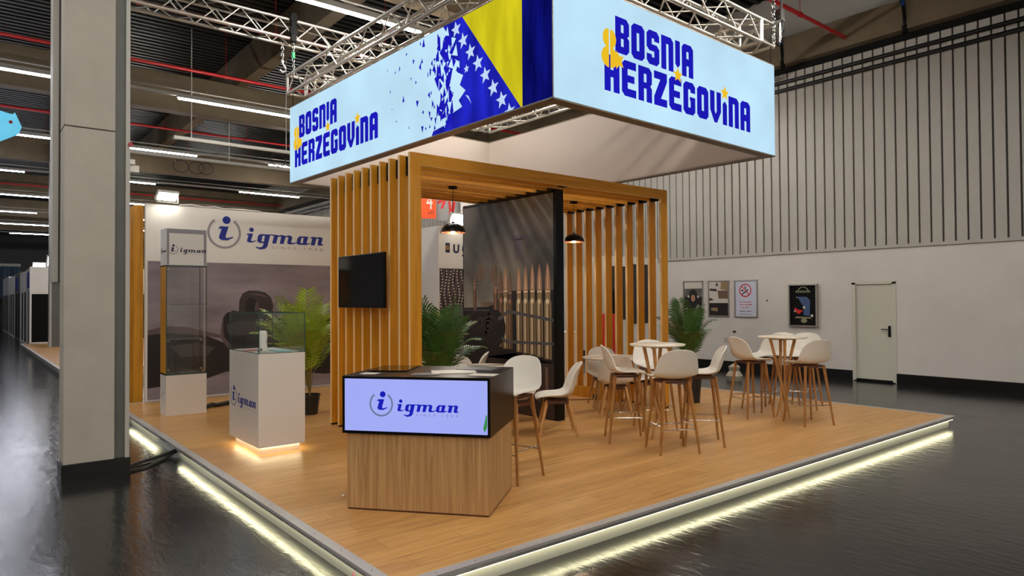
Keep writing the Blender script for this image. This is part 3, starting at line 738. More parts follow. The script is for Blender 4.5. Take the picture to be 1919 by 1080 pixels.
def cartridge(layers, u, z0, zt, w_, sharp=True):
    zs = z0+(zt-z0)*.58; zn = z0+(zt-z0)*.70
    layers[0].poly(FP, [[(u-w_, z0), (u+w_, z0), (u+w_, zs), (u+w_*.72, zs+.05), (u+w_*.72, zn), (u-w_*.72, zn), (u-w_*.72, zs+.05), (u-w_, zs)]], .004)
    tip = [(u-w_*.74, zn), (u+w_*.74, zn), (u+w_*.74, zn+(zt-zn)*.25), (u+w_*.64, zn+(zt-zn)*.5), (u+w_*.36, zn+(zt-zn)*.8), (u, zt), (u-w_*.36, zn+(zt-zn)*.8), (u-w_*.64, zn+(zt-zn)*.5), (u-w_*.74, zn+(zt-zn)*.25)]
    layers[1].poly(FP, [tip], .004)
    layers[2].poly(FP, [[(u-w_*.35, z0+.02), (u-w_*.1, z0+.02), (u-w_*.1, zs), (u-w_*.35, zs)]], .005)
    layers[2].poly(FP, [circ(u-w_*.1, zs+.01, w_*.5, 12, ry=.04)], .005)
    layers[2].poly(FP, [[(u-w_*.72, zn-.012), (u+w_*.72, zn-.012), (u+w_*.72, zn+.006), (u-w_*.72, zn+.006)]], .005)
    layers[2].poly(FP, [[(u-w_*.15, zn+.03), (u+w_*.12, zn+.03), (u+.003, zt-.08)]], .005)
    layers[3].poly(FP, [[(u+w_*.3, z0), (u+w_*.62, z0), (u+w_*.62, zs), (u+w_*.3, zs)]], .005)
sharp = [MB() for _ in range(4)]; dull = [MB() for _ in range(4)]
for u, z0_, zt_, w_ in ((1.02, 1.0, 2.14, .056), (1.31, .97, 2.13, .058), (1.45, .96, 2.14, .058), (1.59, .95, 2.15, .06), (1.73, .93, 2.15, .062), (1.89, .91, 2.16, .066)): cartridge(sharp, u, z0_, zt_, w_)
for u, z0_, zt_, w_ in ((.30, 1.5, 2.10, .04), (.80, 1.5, 2.0, .05), (.92, 1.02, 2.12, .055), (1.12, 1.0, 2.10, .05)): cartridge(dull, u, z0_, zt_, w_)
sharp[0].build('photo_cases', M['brass'], bp_); sharp[1].build('photo_bullets', M['cop'], bp_)
sharp[2].build('photo_highlights', M['brassl'], bp_); sharp[3].build('photo_case_shadows', M['brassd'], bp_)
dull[0].build('photo_cases', M['brassd'], bp_); dull[1].build('photo_bullets', M['copb'], bp_); dull[2].build('photo_highlights', M['cop'], bp_)
b = MB()
for u in (.42, .50, .72, .80): b.poly(FP, [circ(u, 2.07-.03*(u > .6), .045, 16, ry=.13)], .0035)
b.poly(FP, [circ(.6, 1.62, .16, 16, ry=.03)], .0035); b.build('photo_blurred_bullets', M['copb'], bp_)
b = MB().poly(FP, [[(.02, 1.20), (.55, 1.15), (.66, 1.3), (.66, 1.53), (.03, 1.54)]], .006)
b.poly(FP, [circ(.78, 1.28, .24, 24, ry=.26)], .006); b.poly(FP, [[(.02, .16), (.6, .16), (.66, 1.2), (.02, 1.2)]], .0055)
b.build('photo_link_body', M['ink'], bp_)
b = MB()
rk = MB(); rk.poly(FP, [arc_band(.33, 1.37, .15, .02, 1.2, 4.9, 24)], .0075); rk.poly(FP, [arc_band(.62, 1.31, .085, .025, 0, 2*PI-.01, 24)], .0075); rk.poly(FP, [circ(.62, 1.31, .035, 14)], .0075); rk.poly(FP, [arc_band(.43, 1.35, .08, .035, -1.2, 2.9, 20)], .0075); rk.poly(FP, [[(.5, 1.42), (.66, 1.46), (.80, 1.42), (.78, 1.40), (.66, 1.43), (.52, 1.39)]], .0075); rk.build('photo_link_rings', M['ink2'], bp_)
b.poly(FP, [[(.03, 1.52), (.66, 1.52), (.66, 1.535), (.03, 1.535)]], .0075)
b.poly(FP, [[(.85, 1.43), (.95, 1.47), (1.05, 1.535), (1.14, 1.535), (2.0, 1.43), (2.0, 1.39), (1.14, 1.49), (1.06, 1.49), (.97, 1.42), (.86, 1.38)]], .0075)
b.poly(FP, [[(.95, 1.17), (1.04, 1.12), (2.0, 1.13), (2.0, 1.095), (1.03, 1.08), (.92, 1.14)]], .0075)
b.build('photo_wire_links', mat('dim_cable_print', rgb(84, 82, 86), .4), bp_)
b = MB().poly(FP, [circ(1.30, 2.52, .22, 20, ry=.035)], .0035).poly(FP, [[(1.22, 2.22), (1.36, 2.22), (1.40, 2.5), (1.2, 2.5)]], .0035); b.build('photo_blurred_shape', mat('violet_grey_print', rgb(104, 96, 108), .5), bp_)
b = MB()
for i, u in enumerate((1.08, 1.33, 1.45, 1.58, 1.70, 1.86)): b.poly(FP, [[(u-.03, .30+.02*i), (u+.03, .26+.02*i), (u+.028, .80), (u-.03, .82)]], .004)
b.build('photo_table_reflections', M['copb'], bp_)

# television on the outside of the portal
tv = thing('television', 'black flat television mounted on the outside of the slat wall', 'television', (0, 0, 0))
TX = XL-.10
_zs = lambda z: 1.68+(z-1.68)*TX/3.5
MB().box(TX, 6.46*TX/3.5, _zs(1.598), TX+.035, 7.575*TX/3.5, _zs(2.198)).build('housing', M['black'], tv, .004)
MB().box(TX-.003, 6.48*TX/3.5, _zs(1.598)+.022, TX, 7.555*TX/3.5, _zs(2.198)-.012).build('display', M['screen'], tv)
MB().box(TX+.035, 6.6, 1.68, XL-.001, 6.72, 2.1).box(TX+.035, 6.75, 1.8, XL-.001, 7.3, 2.0).build('wall_bracket', M['blackm'], tv)

# pendant lamps
def pendant(x, y, zt, zr, R, label):
    t = thing('pendant_lamp', label, 'lamp', (x, y, 0), 0, 'pendant lamps')
    MB().cyl((0, 0, zt-.03), (0, 0, zt), .055, n=20).build('ceiling_rose', M['blackm'], t)
    MB().cyl((0, 0, zr+R*.78), (0, 0, zt-.03), .004, n=6).build('cord', M['blackm'], t)
    pr_ = [(R*math.cos(a), R*.80*math.sin(a)) for a in [i/10*PI/2*.97 for i in range(11)]]
    inn = [(r*.95, z*.95) for r, z in pr_][::-1]
    MB().lathe([(r, zr+z) for r, z in pr_], 32).cyl((0, 0, zr+R*.76), (0, 0, zr+R*.9), .02).build('shade', M['black'], t)
    MB().lathe([(r, zr+z) for r, z in inn], 32).lathe([(R, zr), (R*1.004, zr+.012), (R*.95, zr+.001), (R, zr)], 32).build('copper_lining', M['copper'], t)
    MB().lathe([(0.0, zr+.0), (.022, zr+.008), (.03, zr+.03), (.022, zr+.055), (.012, zr+.08)], 14).build('bulb', M['bulb'], t)
pendant(4.74, 6.98, ZI, 2.51, .155, 'black dome pendant lamp hanging left of the black partition')
pendant(6.86, 7.02, ZI, 2.50, .15, 'black dome pendant lamp hanging right of the black partition')

# ------------------------------------------------------------------ back wall of the stand
WY = 11.73
bw = thing('display_wall', 'long white headed wall with a cloudy photo and large blue lettering', 'wall panel', (2.24, WY, 0))
box('panel_core', M['white'], 0, 0.002, 0, 4.2, 0.1, 3.205, bw)
FW = Fr((0, 0, 0), (1, 0, 0), (0, 0, 1))
MB().poly(FW, [[(.03, PZ+.02), (4.2, PZ+.02), (4.2, 2.315), (.03, 2.315)]], .002).build('photo_sky', M['sky'], bw)
b = MB()
b.poly(FW, [[(.03, .34), (.03, 1.24), (.3, 1.22), (.62, 1.18), (.9, 1.12), (1.15, 1.0), (1.15, 1.42), (1.22, 1.5), (1.9, 1.5), (2.1, 1.38), (2.3, 1.54), (2.42, 1.6), (2.56, 1.5), (2.6, 1.2), (2.75, 1.3), (3.0, 1.36), (4.2, 1.3), (4.2, .36), (2.9, .36), (1.8, .52), (1.2, .52), (.8, .40)]], .003)
b.build('photo_dark_shapes', M['ink'], bw)
b = MB().poly(FW, [[(1.40, 1.49), (1.41, 1.70), (1.46, 1.81), (1.56, 1.86), (1.70, 1.86), (1.84, 1.83), (1.94, 1.74), (1.98, 1.60), (1.96, 1.48), (1.80, 1.49)]], .004)
b.poly(FW, [[(1.28, 1.53), (1.5, 1.50), (1.95, 1.5), (1.95, 1.45), (1.28, 1.48)]], .0045)
b.build('photo_link_outline', M['ink2'], bw)
MB().poly(FW, [[(1.50, 1.50), (1.51, 1.66), (1.56, 1.74), (1.64, 1.74), (1.70, 1.68), (1.74, 1.56), (1.74, 1.50)]], .0055).build('photo_link_hollow', M['ink'], bw)
MB().poly(FW, [[(1.66, 1.52), (1.67, 1.62), (1.70, 1.68), (1.73, 1.60), (1.73, 1.52)]], .006).poly(FW, [[(1.56, 1.80), (1.70, 1.81), (1.84, 1.78), (1.90, 1.70), (1.84, 1.75), (1.70, 1.78)]], .0055).build('photo_link_shine', M['ink3'], bw)
MB().poly(FW, [[(1.2, 1.30), (1.45, 1.36), (1.75, 1.33), (1.95, 1.22), (1.7, 1.12), (1.35, 1.10), (1.22, 1.16)]], .004).poly(FW, [[(.35, .98), (.75, 1.02), (1.02, .92), (.9, .80), (.5, .80)]], .004).build('photo_soft_shape', mat('soft_grey_brown_print', rgb(66, 56, 58), .5), bw)
b = MB().poly(FW, [[(.03, 1.24), (.3, 1.30), (.62, 1.27), (1.1, 1.13), (1.1, 1.08), (.62, 1.16), (.3, 1.19), (.03, 1.16)]], .004)
b.poly(FW, [[(1.14, 1.42), (1.16, 1.1), (1.3, .92), (1.22, .9), (1.10, 1.1)]], .004); b.poly(FW, [[(2.75, 1.24), (3.1, 1.3), (3.1, 1.16), (2.72, 1.1)]], .004)
b.build('photo_highlights', M['ink3'], bw)
logo(bw, FW, 1.51, 2.675, .152, M['blue'], M['greyp'])
sl = thing('slat_screen', 'golden timber slat screen at the left end of the back wall', 'screen', (0, 0, 0))
for i in range(7):
    y = 11.86+i*.21
    MB().box(2.10, y, .02, 2.235, y+.036, 3.19).build('slat', M['slat'], sl, .002)
MB().box(2.12, 11.86, 0, 2.22, 13.2, .02).build('black_foot', M['blackm'], sl)
MB().box(2.19, 11.896, 3.0, 2.225, 13.1, 3.15).build('black_bracket', M['blackm'], sl)
def floodlight(x, y, z, rz, tilt, label, m=None, s=1.0):
    t = thing('floodlight', label, 'floodlight', (x, y, z), rz)
    c, q = math.cos(tilt), math.sin(tilt)
    T = lambda a, bb, cc: (a*s, (bb*c-cc*q)*s, (bb*q+cc*c)*s+.12*s)
    MB().box(-.19, .0, -.11, .19, .06, .11, T).build('housing', M['greysteel'], t)
    MB().box(-.17, -.006, -.095, .17, .0, .095, T).build('lens', m or M['flood'], t)
    MB().box(-.2*s, -.02*s, -.0, .2*s, .02*s, .02).box(-.2*s, -.015, 0, -.19*s, .015, .15*s).box(.19*s, -.015, 0, .2*s, .015, .15*s).build('bracket', M['greysteel'], t)
floodlight(2.52, WY-.12, 3.22, 0.15, 0.9, 'bright floodlight on top of the white back wall, left end', None, .82)
tag(MB().tube([(2.72, WY, 3.215), (2.9, WY, 3.235), (3.1, WY+.01, 3.215), (3.25, WY, 3.23), (3.4, WY, 3.21), (3.7, WY, 3.22), (4.0, WY, 3.21)], .012, 6).build('cable', M['white']), 'white cable lying along the top of the back wall', 'cable')
tag(MB().tube([(2.74, 10.35, PZ+.03), (2.85, 10.4, PZ+.05), (2.95, 10.5, PZ+.02), (3.05, 10.45, PZ+.045), (3.2, 10.6, PZ+.03), (3.35, 10.65, PZ+.05)], .03, 8).build('cable_bundle', M['rubber']), 'tangled black cable bundle on the floor right of the tall showcase', 'cable')

# ------------------------------------------------------------------ tall glass showcase
tc_ = thing('tall_showcase', 'tall narrow glass showcase with white base and lettered header', 'showcase', (2.168, 10.04, PZ), 0.0)
cw, cdp = .515, .34
MB().box(0, 0, 0, cw, cdp, .545).build('base_cabinet', M['whitesat'], tc_, .003)
MB().box(-.002, .18, .28, .0, .20, .30).box(-.002, .24, .24, 0, .25, .26).build('lock', M['blackm'], tc_)
g_ = .006
MB().box(0, 0.01, .545, .008, cdp, 2.035).build('wooden_side', M['slat'], tc_)
b = MB()
for i in range(18): b.cyl((-.0015, .06, .75+i*.07), (.001, .06, .75+i*.07), .006, n=8); b.cyl((-.0015, cdp-.06, .75+i*.07), (.001, cdp-.06, .75+i*.07), .006, n=8)
b.build('shelf_pins', M['chrome'], tc_)
MB().box(0, 0, .56, cw, g_, 2.03).box(cw-g_, 0, .56, cw, cdp, 2.03).box(0, cdp-g_, .56, cw, cdp, 2.03).build('glass_walls', M['glass'], tc_)
b = MB()
for z in (1.02, 1.50): b.box(.01, .01, z, cw-.01, cdp-.01, z+.006)
b.build('glass_shelf', M['glass'], tc_)
b = MB()
for z in (1.02, 1.50): b.box(.008, .004, z, cw-.008, .010, z+.006)
for x in (0, cw-.008): b.box(x, -.002, .56, x+.008, .006, 2.03)
for x in (0, cw-.008): b.box(x, cdp-.006, .56, x+.008, cdp+.002, 2.03)
b.box(0, -.001, .545, cw, cdp, .565); b.box(0, -.001, 2.02, cw, cdp, 2.035)
b.build('glass_edges', M['glassedge'], tc_)
b = MB()
for z in (1.01, 1.49, 1.98, .62): b.cyl((cw-.07, .012, z), (cw-.07, .04, z), .012, n=10); b.cyl((.03, .012, z), (.03, .04, z), .008, n=10)
b.box(cw-.05, .02, .57, cw-.02, .06, .60)
b.build('glass_clamp', M['chrome'], tc_)
hd = MB().box(0, 0, 2.035, cw, cdp, 2.537).build('header_box', M['white'], tc_, .003)
FH = Fr((0, 0, 0), (1, 0, 0), (0, 0, 1))
MB().poly(FH, [[(.005, 2.04), (cw-.005, 2.04), (cw-.005, 2.53), (.005, 2.53)], [(.035, 2.04), (.035, 2.47), (cw-.04, 2.47), (cw-.04, 2.04)]], .001).build('header_border', M['greyp'], tc_)
logo(tc_, FH, .165, 2.215, .0375, M['navy'], M['greyp'], .002)
logo(tc_, Fr((0, cdp, 0), (0, -1, 0), (0, 0, 1)), .115, 2.215, .024, M['navy'], M['greyp'], .002, since=False)

# ------------------------------------------------------------------ pedestal display box
pd = thing('pedestal_showcase', 'white pedestal with glass display box on top and glowing plinth', 'showcase', (2.30, 6.80, PZ), 0.0)
pw, pl = .475, .93
MB().box(.055, .10, 0, pw-.02, pl-.05, .085).build('plinth', M['whitesat'], pd)
MB().box(.04, .085, .078, pw-.005, pl-.035, .086).build('plinth_light', M['ledw'], pd)
MB().box(0, 0, .086, pw, pl, 1.015).build('cabinet', M['whitesat'], pd, .003)
G0, G1 = 1.018, 1.415
MB().box(0.004, 0.004, G0, pw-.004, .01, G1).box(.004, .004, G0, .01, pl-.004, G1).box(pw-.01, .004, G0, pw-.004, pl-.004, G1).box(.004, pl-.01, G0, pw-.004, pl-.004, G1).box(.004, .004, G1-.006, pw-.004, pl-.004, G1).build('glass_box', M['glass'], pd)
b = MB()
for x, y in ((.001, .001), (pw-.009, .001), (.001, pl-.009), (pw-.009, pl-.009)): b.box(x, y, G0, x+.008, y+.008, G1)
for z in (G0-.002, G1): b.box(0, 0, z, pw, .008, z+.006); b.box(0, pl-.008, z, pw, pl, z+.006); b.box(0, .008, z, .008, pl-.008, z+.006); b.box(pw-.008, .008, z, pw, pl-.008, z+.006)
b.build('glass_edges', M['glassedge'], pd)
b = MB()
for x, y, z in ((.03, .012, G1-.06), (.03, .012, G0+.04), (.012, .06, G0+.03)): b.cyl((x, y, z), (x+.004, y+.004, z), .012, n=12)
b.build('glass_clamp', M['chrome'], pd)
logo(pd, Fr((0, pl, 0), (0, -1, 0), (0, 0, 1)), .29, .47, .062, M['blue'], M['greyp'], .002)
tag(MB().box(2.55, 6.95, PZ+1.018, 2.70, 7.25, PZ+1.023).build('leaflet', M['teal']), 'pale teal leaflet lying inside the glass display box', 'leaflet')
tag(MB().box(2.36, 7.25, PZ+1.018, 2.5, 7.5, PZ+1.022).build('leaflet', M['redpaper']), 'red leaflet lying inside the glass display box', 'leaflet')
tag(MB().lathe([(0, 0), (.04, .0), (.045, .03), (.036, .10), (.045, .17), (.034, .215), (0, .218)], 16, (2.42, 7.02, PZ+1.02)).build('upright_shape', M['white']), 'small white upright shape inside the glass display box', 'upright_shape')  # plain white upright shape added in the glass box, no particular object

# ------------------------------------------------------------------ reception counter
CA = math.radians(-51.0)
co = thing('reception_counter', 'oak counter with black top box and lit lavender screen', 'counter', (2.24, 4.70, PZ), CA)
# local x along the front (left to right seen from the front), local y away from the viewer
MB().box(0, 0.0, 0.012, 1.08, .77, .60).build('oak_base', M['ctr'], co, .002)
MB().box(0.004, 0.004, 0, 1.076, .766, .012).build('base_strip', M['dkwood'], co)
MB().box(-.03, -.02, .563, 1.095, .79, .985).build('black_top_box', M['black'], co, .002)
FC = Fr((0, 0, 0), (1, 0, 0), (0, 0, 1))
MB().box(-.008, -.023, .585, 1.076, -.016, .965).build('lit_screen', M['scr_on'], co)
logo(co, Fr((0, -.023, 0), (1, 0, 0), (0, 0, 1)), .395, .735, .0518, M['scr_blue'], M['scr_grey'], .002)
MB().poly(Fr((0, -.023, 0), (1, 0, 0), (0, 0, 1)), [[(1.055, .60), (1.073, .64), (1.074, .72), (1.068, .73), (1.045, .63)]], .001).build('screen_leaf', M['scr_green'], co)
def on_counter(lx, ly): return (2.24+math.cos(CA)*lx-math.sin(CA)*ly, 4.70+math.sin(CA)*lx+math.cos(CA)*ly, PZ+.986)
for lx, ly, sx, sy, a, m_, nm, lb, dz in (
        (.18, .5, .30, .42, .1, 'screen', 'tablet', 'dark tablet lying at the left of the black counter top', .008),
        (.12, .14, .13, .10, .0, 'paper', 'card', 'small pale card at the left front of the counter top', .002),
        (.72, .34, .34, .24, .35, 'paper', 'brochure', 'open white brochure at the middle of the counter top', .004),
        (.86, .55, .30, .21, -.15, 'paperg', 'brochure', 'grey covered brochure on the right of the counter top', .010),
        (.56, .16, .21, .15, .2, 'paperg', 'leaflet', 'dark grey leaflet at the front edge of the counter top', .003),
        (1.0, .17, .20, .14, -.1, 'paper', 'leaflet', 'pale leaflet at the right front corner of the counter', .003)):
    x, y, z = on_counter(lx, ly)
    o = MB().box(-sx/2, -sy/2, 0, sx/2, sy/2, dz).build(nm, M[m_]); o.location = (x, y, z); o.rotation_euler = (0, 0, CA+a); tag(o, lb, nm)

# ------------------------------------------------------------------ chairs, stools and tables (local +y is where the sitter faces)
def shell_geo(prof, widths, cup, nv=22, nu=12):
    """prof: list of (y,z) from the front lip over the seat up the back; widths: half width at each; cup: edge lift at each"""
    n = len(prof)
    def samp(arr, t):
        x = t*(n-1); i = min(int(x), n-2); f = x-i
        p0, p1, p2, p3 = (arr[max(0, min(n-1, j))] for j in (i-1, i, i+1, i+2))
        def cr(a, b, c, d): return .5*((2*b)+(-a+c)*f+(2*a-5*b+4*c-d)*f*f+(-a+3*b-3*c+d)*f**3)
        if isinstance(p0, tuple): return tuple(cr(a, b, c, d) for a, b, c, d in zip(p0, p1, p2, p3))
        return cr(p0, p1, p2, p3)
    vs = []
    for j in range(nv+1):
        t = j/nv; y, z = samp(prof, t); y2, z2 = samp(prof, min(1, t+.01)); y1, z1 = samp(prof, max(0, t-.01))
        ty, tz = y2-y1, z2-z1; L = math.hypot(ty, tz) or 1; ny, nz = tz/L, -ty/L          # towards the sitter
        hw = samp(widths, t); cu = samp(cup, t)
        for i in range(nu+1):
            s_ = -1+2*i/nu; q = math.sin(s_*PI/2)
            k = abs(q)**2.2
            vs.append((hw*q, y+ny*cu*k, z+nz*cu*k))
    fs = [(j*(nu+1)+i, j*(nu+1)+i+1, (j+1)*(nu+1)+i+1, (j+1)*(nu+1)+i) for j in range(nv) for i in range(nu)]
    return vs, fs
def shell_obj(name, prof, widths, cup, parent, th=.012):
    vs, fs = shell_geo(prof, widths, cup); o = MB().add(vs, fs, True).build(name, M['shell'], parent)
    sd = o.modifiers.new('solid', 'SOLIDIFY'); sd.thickness = th; sd.offset = 0
    ss = o.modifiers.new('sub', 'SUBSURF'); ss.levels = 1; ss.render_levels = 1
    return o
def leg4(parent, zt, a, bf, r0, r1, m_, ht=0):
    for sx in (-1, 1):
        for sy in (-1, 1):
            MB().cyl((sx*a[0], sy*a[1]+ht, zt), (sx*bf[0], sy*bf[1]+ht, 0.004), r0, r1, n=10).cyl((sx*bf[0], sy*bf[1]+ht, 0), (sx*bf[0], sy*bf[1]+ht, 0.012), r1*1.05, n=10).build('leg', m_, parent)
# bar stool
bs = thing('bar_stool', 'x', 'stool', (0, 0, PZ), 0, 'tall white bar stools')
shell_obj('seat_shell', [(.215, .722), (.19, .742), (.10, .752), (-.02, .742), (-.12, .742), (-.185, .775), (-.222, .85), (-.243, .93), (-.258, .99), (-.267, 1.025), (-.27, 1.038)],
          [.10, .185, .216, .226, .230, .230, .220, .200, .163, .105, .03], [.0, .004, .012, .022, .04, .06, .07, .06, .035, .014, .0], bs)
leg4(bs, .715, (.13, .125), (.205, .20), .0185, .0115, M['leg'], -.01)
b = MB()
for s_ in (-1, 1):
    b.box(s_*.13-.012, -.14, .695, s_*.13+.012, .12, .72); b.box(-.13, s_*.12-.022, .695, .13, s_*.12+.002, .72)
b.build('seat_frame', M['dkwood'], bs)
b = MB(); zf = .27; q = .13+.075*(1-zf/.715)*1.0; qy = .125+.075*(1-zf/.715)
for z_ in (zf,):
    b.tube([(q, qy-.01, z_), (q, -qy-.01, z_), ], .007, 8).tube([(-q, qy-.01, z_), (-q, -qy-.01, z_)], .007, 8)
    b.tube([(-q, qy-.01, z_-.03), (q, qy-.01, z_-.03)], .007, 8).tube([(-q, -qy-.01, z_-.03), (q, -qy-.01, z_-.03)], .007, 8)
b.build('footrest', M['chrome'], bs)
# dining chair
dc = thing('shell_chair', 'x', 'chair', (0, 0, PZ), 0, 'low white shell chairs')
shell_obj('seat_shell', [(.235, .415), (.205, .438), (.10, .440), (-.02, .425), (-.12, .430), (-.185, .475), (-.225, .58), (-.255, .69), (-.28, .76), (-.295, .805), (-.30, .828)],
          [.11, .20, .225, .232, .235, .235, .222, .202, .172, .115, .04], [.0, .01, .03, .05, .07, .085, .085, .07, .045, .015, .0], dc)
leg4(dc, .40, (.12, .12), (.205, .215), .021, .013, M['oak'], -.01)
b = MB()
b.box(-.13, -.15, .365, .13, -.115, .40).box(-.13, .095, .365, .13, .13, .40).box(-.15, -.13, .365, -.115, .11, .40).box(.115, -.13, .365, .15, .11, .40)
b.cyl((0, -.02, .40), (0, -.02, .42), .10, n=16)
b.build('seat_frame', M['dkwood'], dc)
first = {'s': True, 'c': True}
def place(kind, x, y, az, label):
    """az: world direction the sitter faces, in degrees"""
    src = bs if kind == 's' else dc; rz = math.radians(az-90)
    if first[kind]:
        first[kind] = False; src.location = (x, y, PZ); src.rotation_euler = (0, 0, rz); src['label'] = label; return src
    return dup(src, (x, y, PZ), rz, label)
place('s', 5.62, 4.36, 60, 'white bar stool seen from behind, nearest at the middle high table')
place('s', 5.66, 5.00, -40, 'white bar stool in side view left of the middle high table')
place('s', 6.14, 4.38, 133, 'white bar stool in side view right of the middle high table')
place('s', 6.42, 5.22, 236, 'white bar stool facing us behind the middle high table')
place('s', 8.04, 4.95, -22, 'white bar stool left of the high table nearest the door')
place('s', 8.09, 4.22, 66, 'white bar stool seen from behind in front of the high table nearest the door')
place('s', 8.60, 5.12, 160, 'white bar stool in side view behind the high table nearest the door')
place('s', 9.10, 5.05, 218, 'white bar stool facing us behind the high table nearest the door')
place('s', 9.22, 4.86, 196, 'white bar stool mostly hidden at the right of the high table nearest the door')
place('s', 3.71, 4.60, 196, 'large near white bar stool right behind the reception counter')
place('c', 5.30, 5.74, 143, 'white shell chair in side view before the black partition')
place('c', 4.84, 5.92, 98, 'white shell chair mostly hidden behind the near bar stool')
place('c', 4.98, 7.08, 262, 'white shell chair back showing just above the counter')
place('c', 5.42, 7.66, 143, 'white shell chair in side view, only its curled back showing above the table')
place('c', 6.72, 6.12, 46, 'white shell chair seen from behind at the low table by the slats')
place('c', 7.28, 6.84, 235, 'white shell chair behind the low table, its back top showing')
place('c', 7.32, 6.16, 170, 'white shell chair in shade on the far side of the low table by the slats')
place('c', 6.62, 7.75, 200, 'white shell chair just visible at the right edge of the black partition')
def bar_table(x, y, R, H, rz, label, m_, name, cross=True):
    t = thing(name, label, 'table', (x, y, PZ), rz)
    MB().lathe([(0, H-.022), (R-.015, H-.022), (R, H-.012), (R, H-.002), (R-.004, H), (0, H)], 48).build('table_top', M['tabletop'], t)
    for k in range(4):
        a = k*PI/2; c, s_ = math.cos(a), math.sin(a)
        if cross: p0 = (.15*c-.02*s_, .15*s_+.02*c); p1 = (-.08*c-.025*s_, -.08*s_+.025*c)
        else: p0 = (.16*c, .16*s_); p1 = (.26*c, .26*s_)
        MB().cyl((p0[0], p0[1], H-.022), (p1[0], p1[1], 0.0), .02, .013, n=10).build('leg', M['oak'], t)
    MB().box(-.14, -.02, H-.045, .14, .02, H-.022).box(-.02, -.14, H-.045, .02, .14, H-.022).build('top_bracket', M['dkwood'], t)
bar_table(5.95, 4.80, .30, 1.045, .3, 'round cream high table in the middle of the bar stools', 'leg', 'bar_table')
bar_table(8.24, 4.62, .30, 1.045, .55, 'round cream high table nearest the door', 'leg', 'bar_table')
bar_table(7.02, 6.42, .43, .74, .4, 'round cream low table beside the right slats', 'oak', 'dining_table', False)
bar_table(4.90, 6.56, .40, .74, .6, 'round low table behind the counter and near bar stool', 'oak', 'dining_table', False)
tag(MB().box(-.16, -.1, 0, .16, .1, .004).build('brochure', M['paper']), 'pale brochure lying on the low table behind the counter', 'brochure').location = (4.98, 6.72, PZ+.741)

# ------------------------------------------------------------------ potted palms
def palm(x, y, label, hgt, spread, m_, seed, pot_h=.28, pot_r=.15, nf=15, lean=(0, 0)):
    r = random.Random(seed)
    t = thing('potted_palm', label, 'plant', (x, y, PZ))
    MB().lathe([(0, 0), (pot_r*.72, 0), (pot_r*.95, pot_h*.92), (pot_r, pot_h*.93), (pot_r, pot_h), (pot_r*.92, pot_h), (pot_r*.9, pot_h*.9), (0, pot_h*.9)], 24, smooth=False).build('pot', M['pot'], t)
    MB().lathe([(0, pot_h*.91), (pot_r*.91, pot_h*.91)], 20).build('soil', M['soil'], t)
    st = MB(); lf = MB()
    for k in range(nf):
        az = 2*PI*((k*0.618034) % 1.0) + r.uniform(-.15, .15); up_ = (k+.5)/nf       # inner fronds stand, outer ones arch over
        L = (hgt-pot_h)*(.62+.40*up_)*r.uniform(.94, 1.04); out = spread*(1.05-.72*up_)*r.uniform(.85, 1.1); drop = .34*(1-up_)
        pts = []; n = 18
        for i in range(n+1):
            s_ = i/n
            rr = out*(.25*s_+.75*s_**2.0); z = pot_h*.9 + L*(s_*(1+drop) - drop*1.5*s_**3)
            pts.append(Vector((rr*math.cos(az)+lean[0]*s_, rr*math.sin(az)+lean[1]*s_, z)))
        st.tube(pts, [.0075*(1-.8*i/n) for i in range(n+1)], 5)
        m = 21; rad = Vector((-math.sin(az), math.cos(az), 0))
        for i in range(m):
            s_ = .30+.70*i/(m-1); f = s_*n; j = min(int(f), n-1); p = pts[j].lerp(pts[j+1], f-j); d = (pts[j+1]-pts[j]).normalized()
            ll = .27*hgt/1.5*(math.sin(PI*(.16+.74*(s_-.30)/.70))**.6)*r.uniform(.88, 1.08)
            for sg_ in (-1, 1):
                dd = (rad*sg_*.80 + d*.62 + Vector((0, 0, .06))).normalized(); nrm = d.cross(rad).normalized(); wv = dd.cross(nrm).normalized()*.0115
                mid = p+dd*ll*.4; tip = p+dd*ll+Vector((0, 0, -.22*ll)); q_ = p+dd*ll*.75+Vector((0, 0, -.07*ll))
                lf.add([p-wv*.4, p+wv*.4, mid+wv, q_+wv*.7, tip, q_-wv*.7, mid-wv], [(0, 1, 2, 6), (6, 2, 3, 5), (5, 3, 4)])
    st.build('stems', M['stem'], t); lf.build('foliage', M[m_], t)
palm(3.72, 8.95, 'bright green potted palm behind the glass pedestal', 1.70, .70, 'leaf2', 11, .27, .14, 20, (-.12, .05))
palm(4.36, 6.72, 'dark green potted palm just inside the portal behind the counter', 1.62, .52, 'leaf', 5, .28, .15, 18)
palm(8.46, 6.18, 'dark green potted palm at the right corner of the portal', 1.62, .50, 'leaf', 23, .45, .15, 11, (-.08, .08))

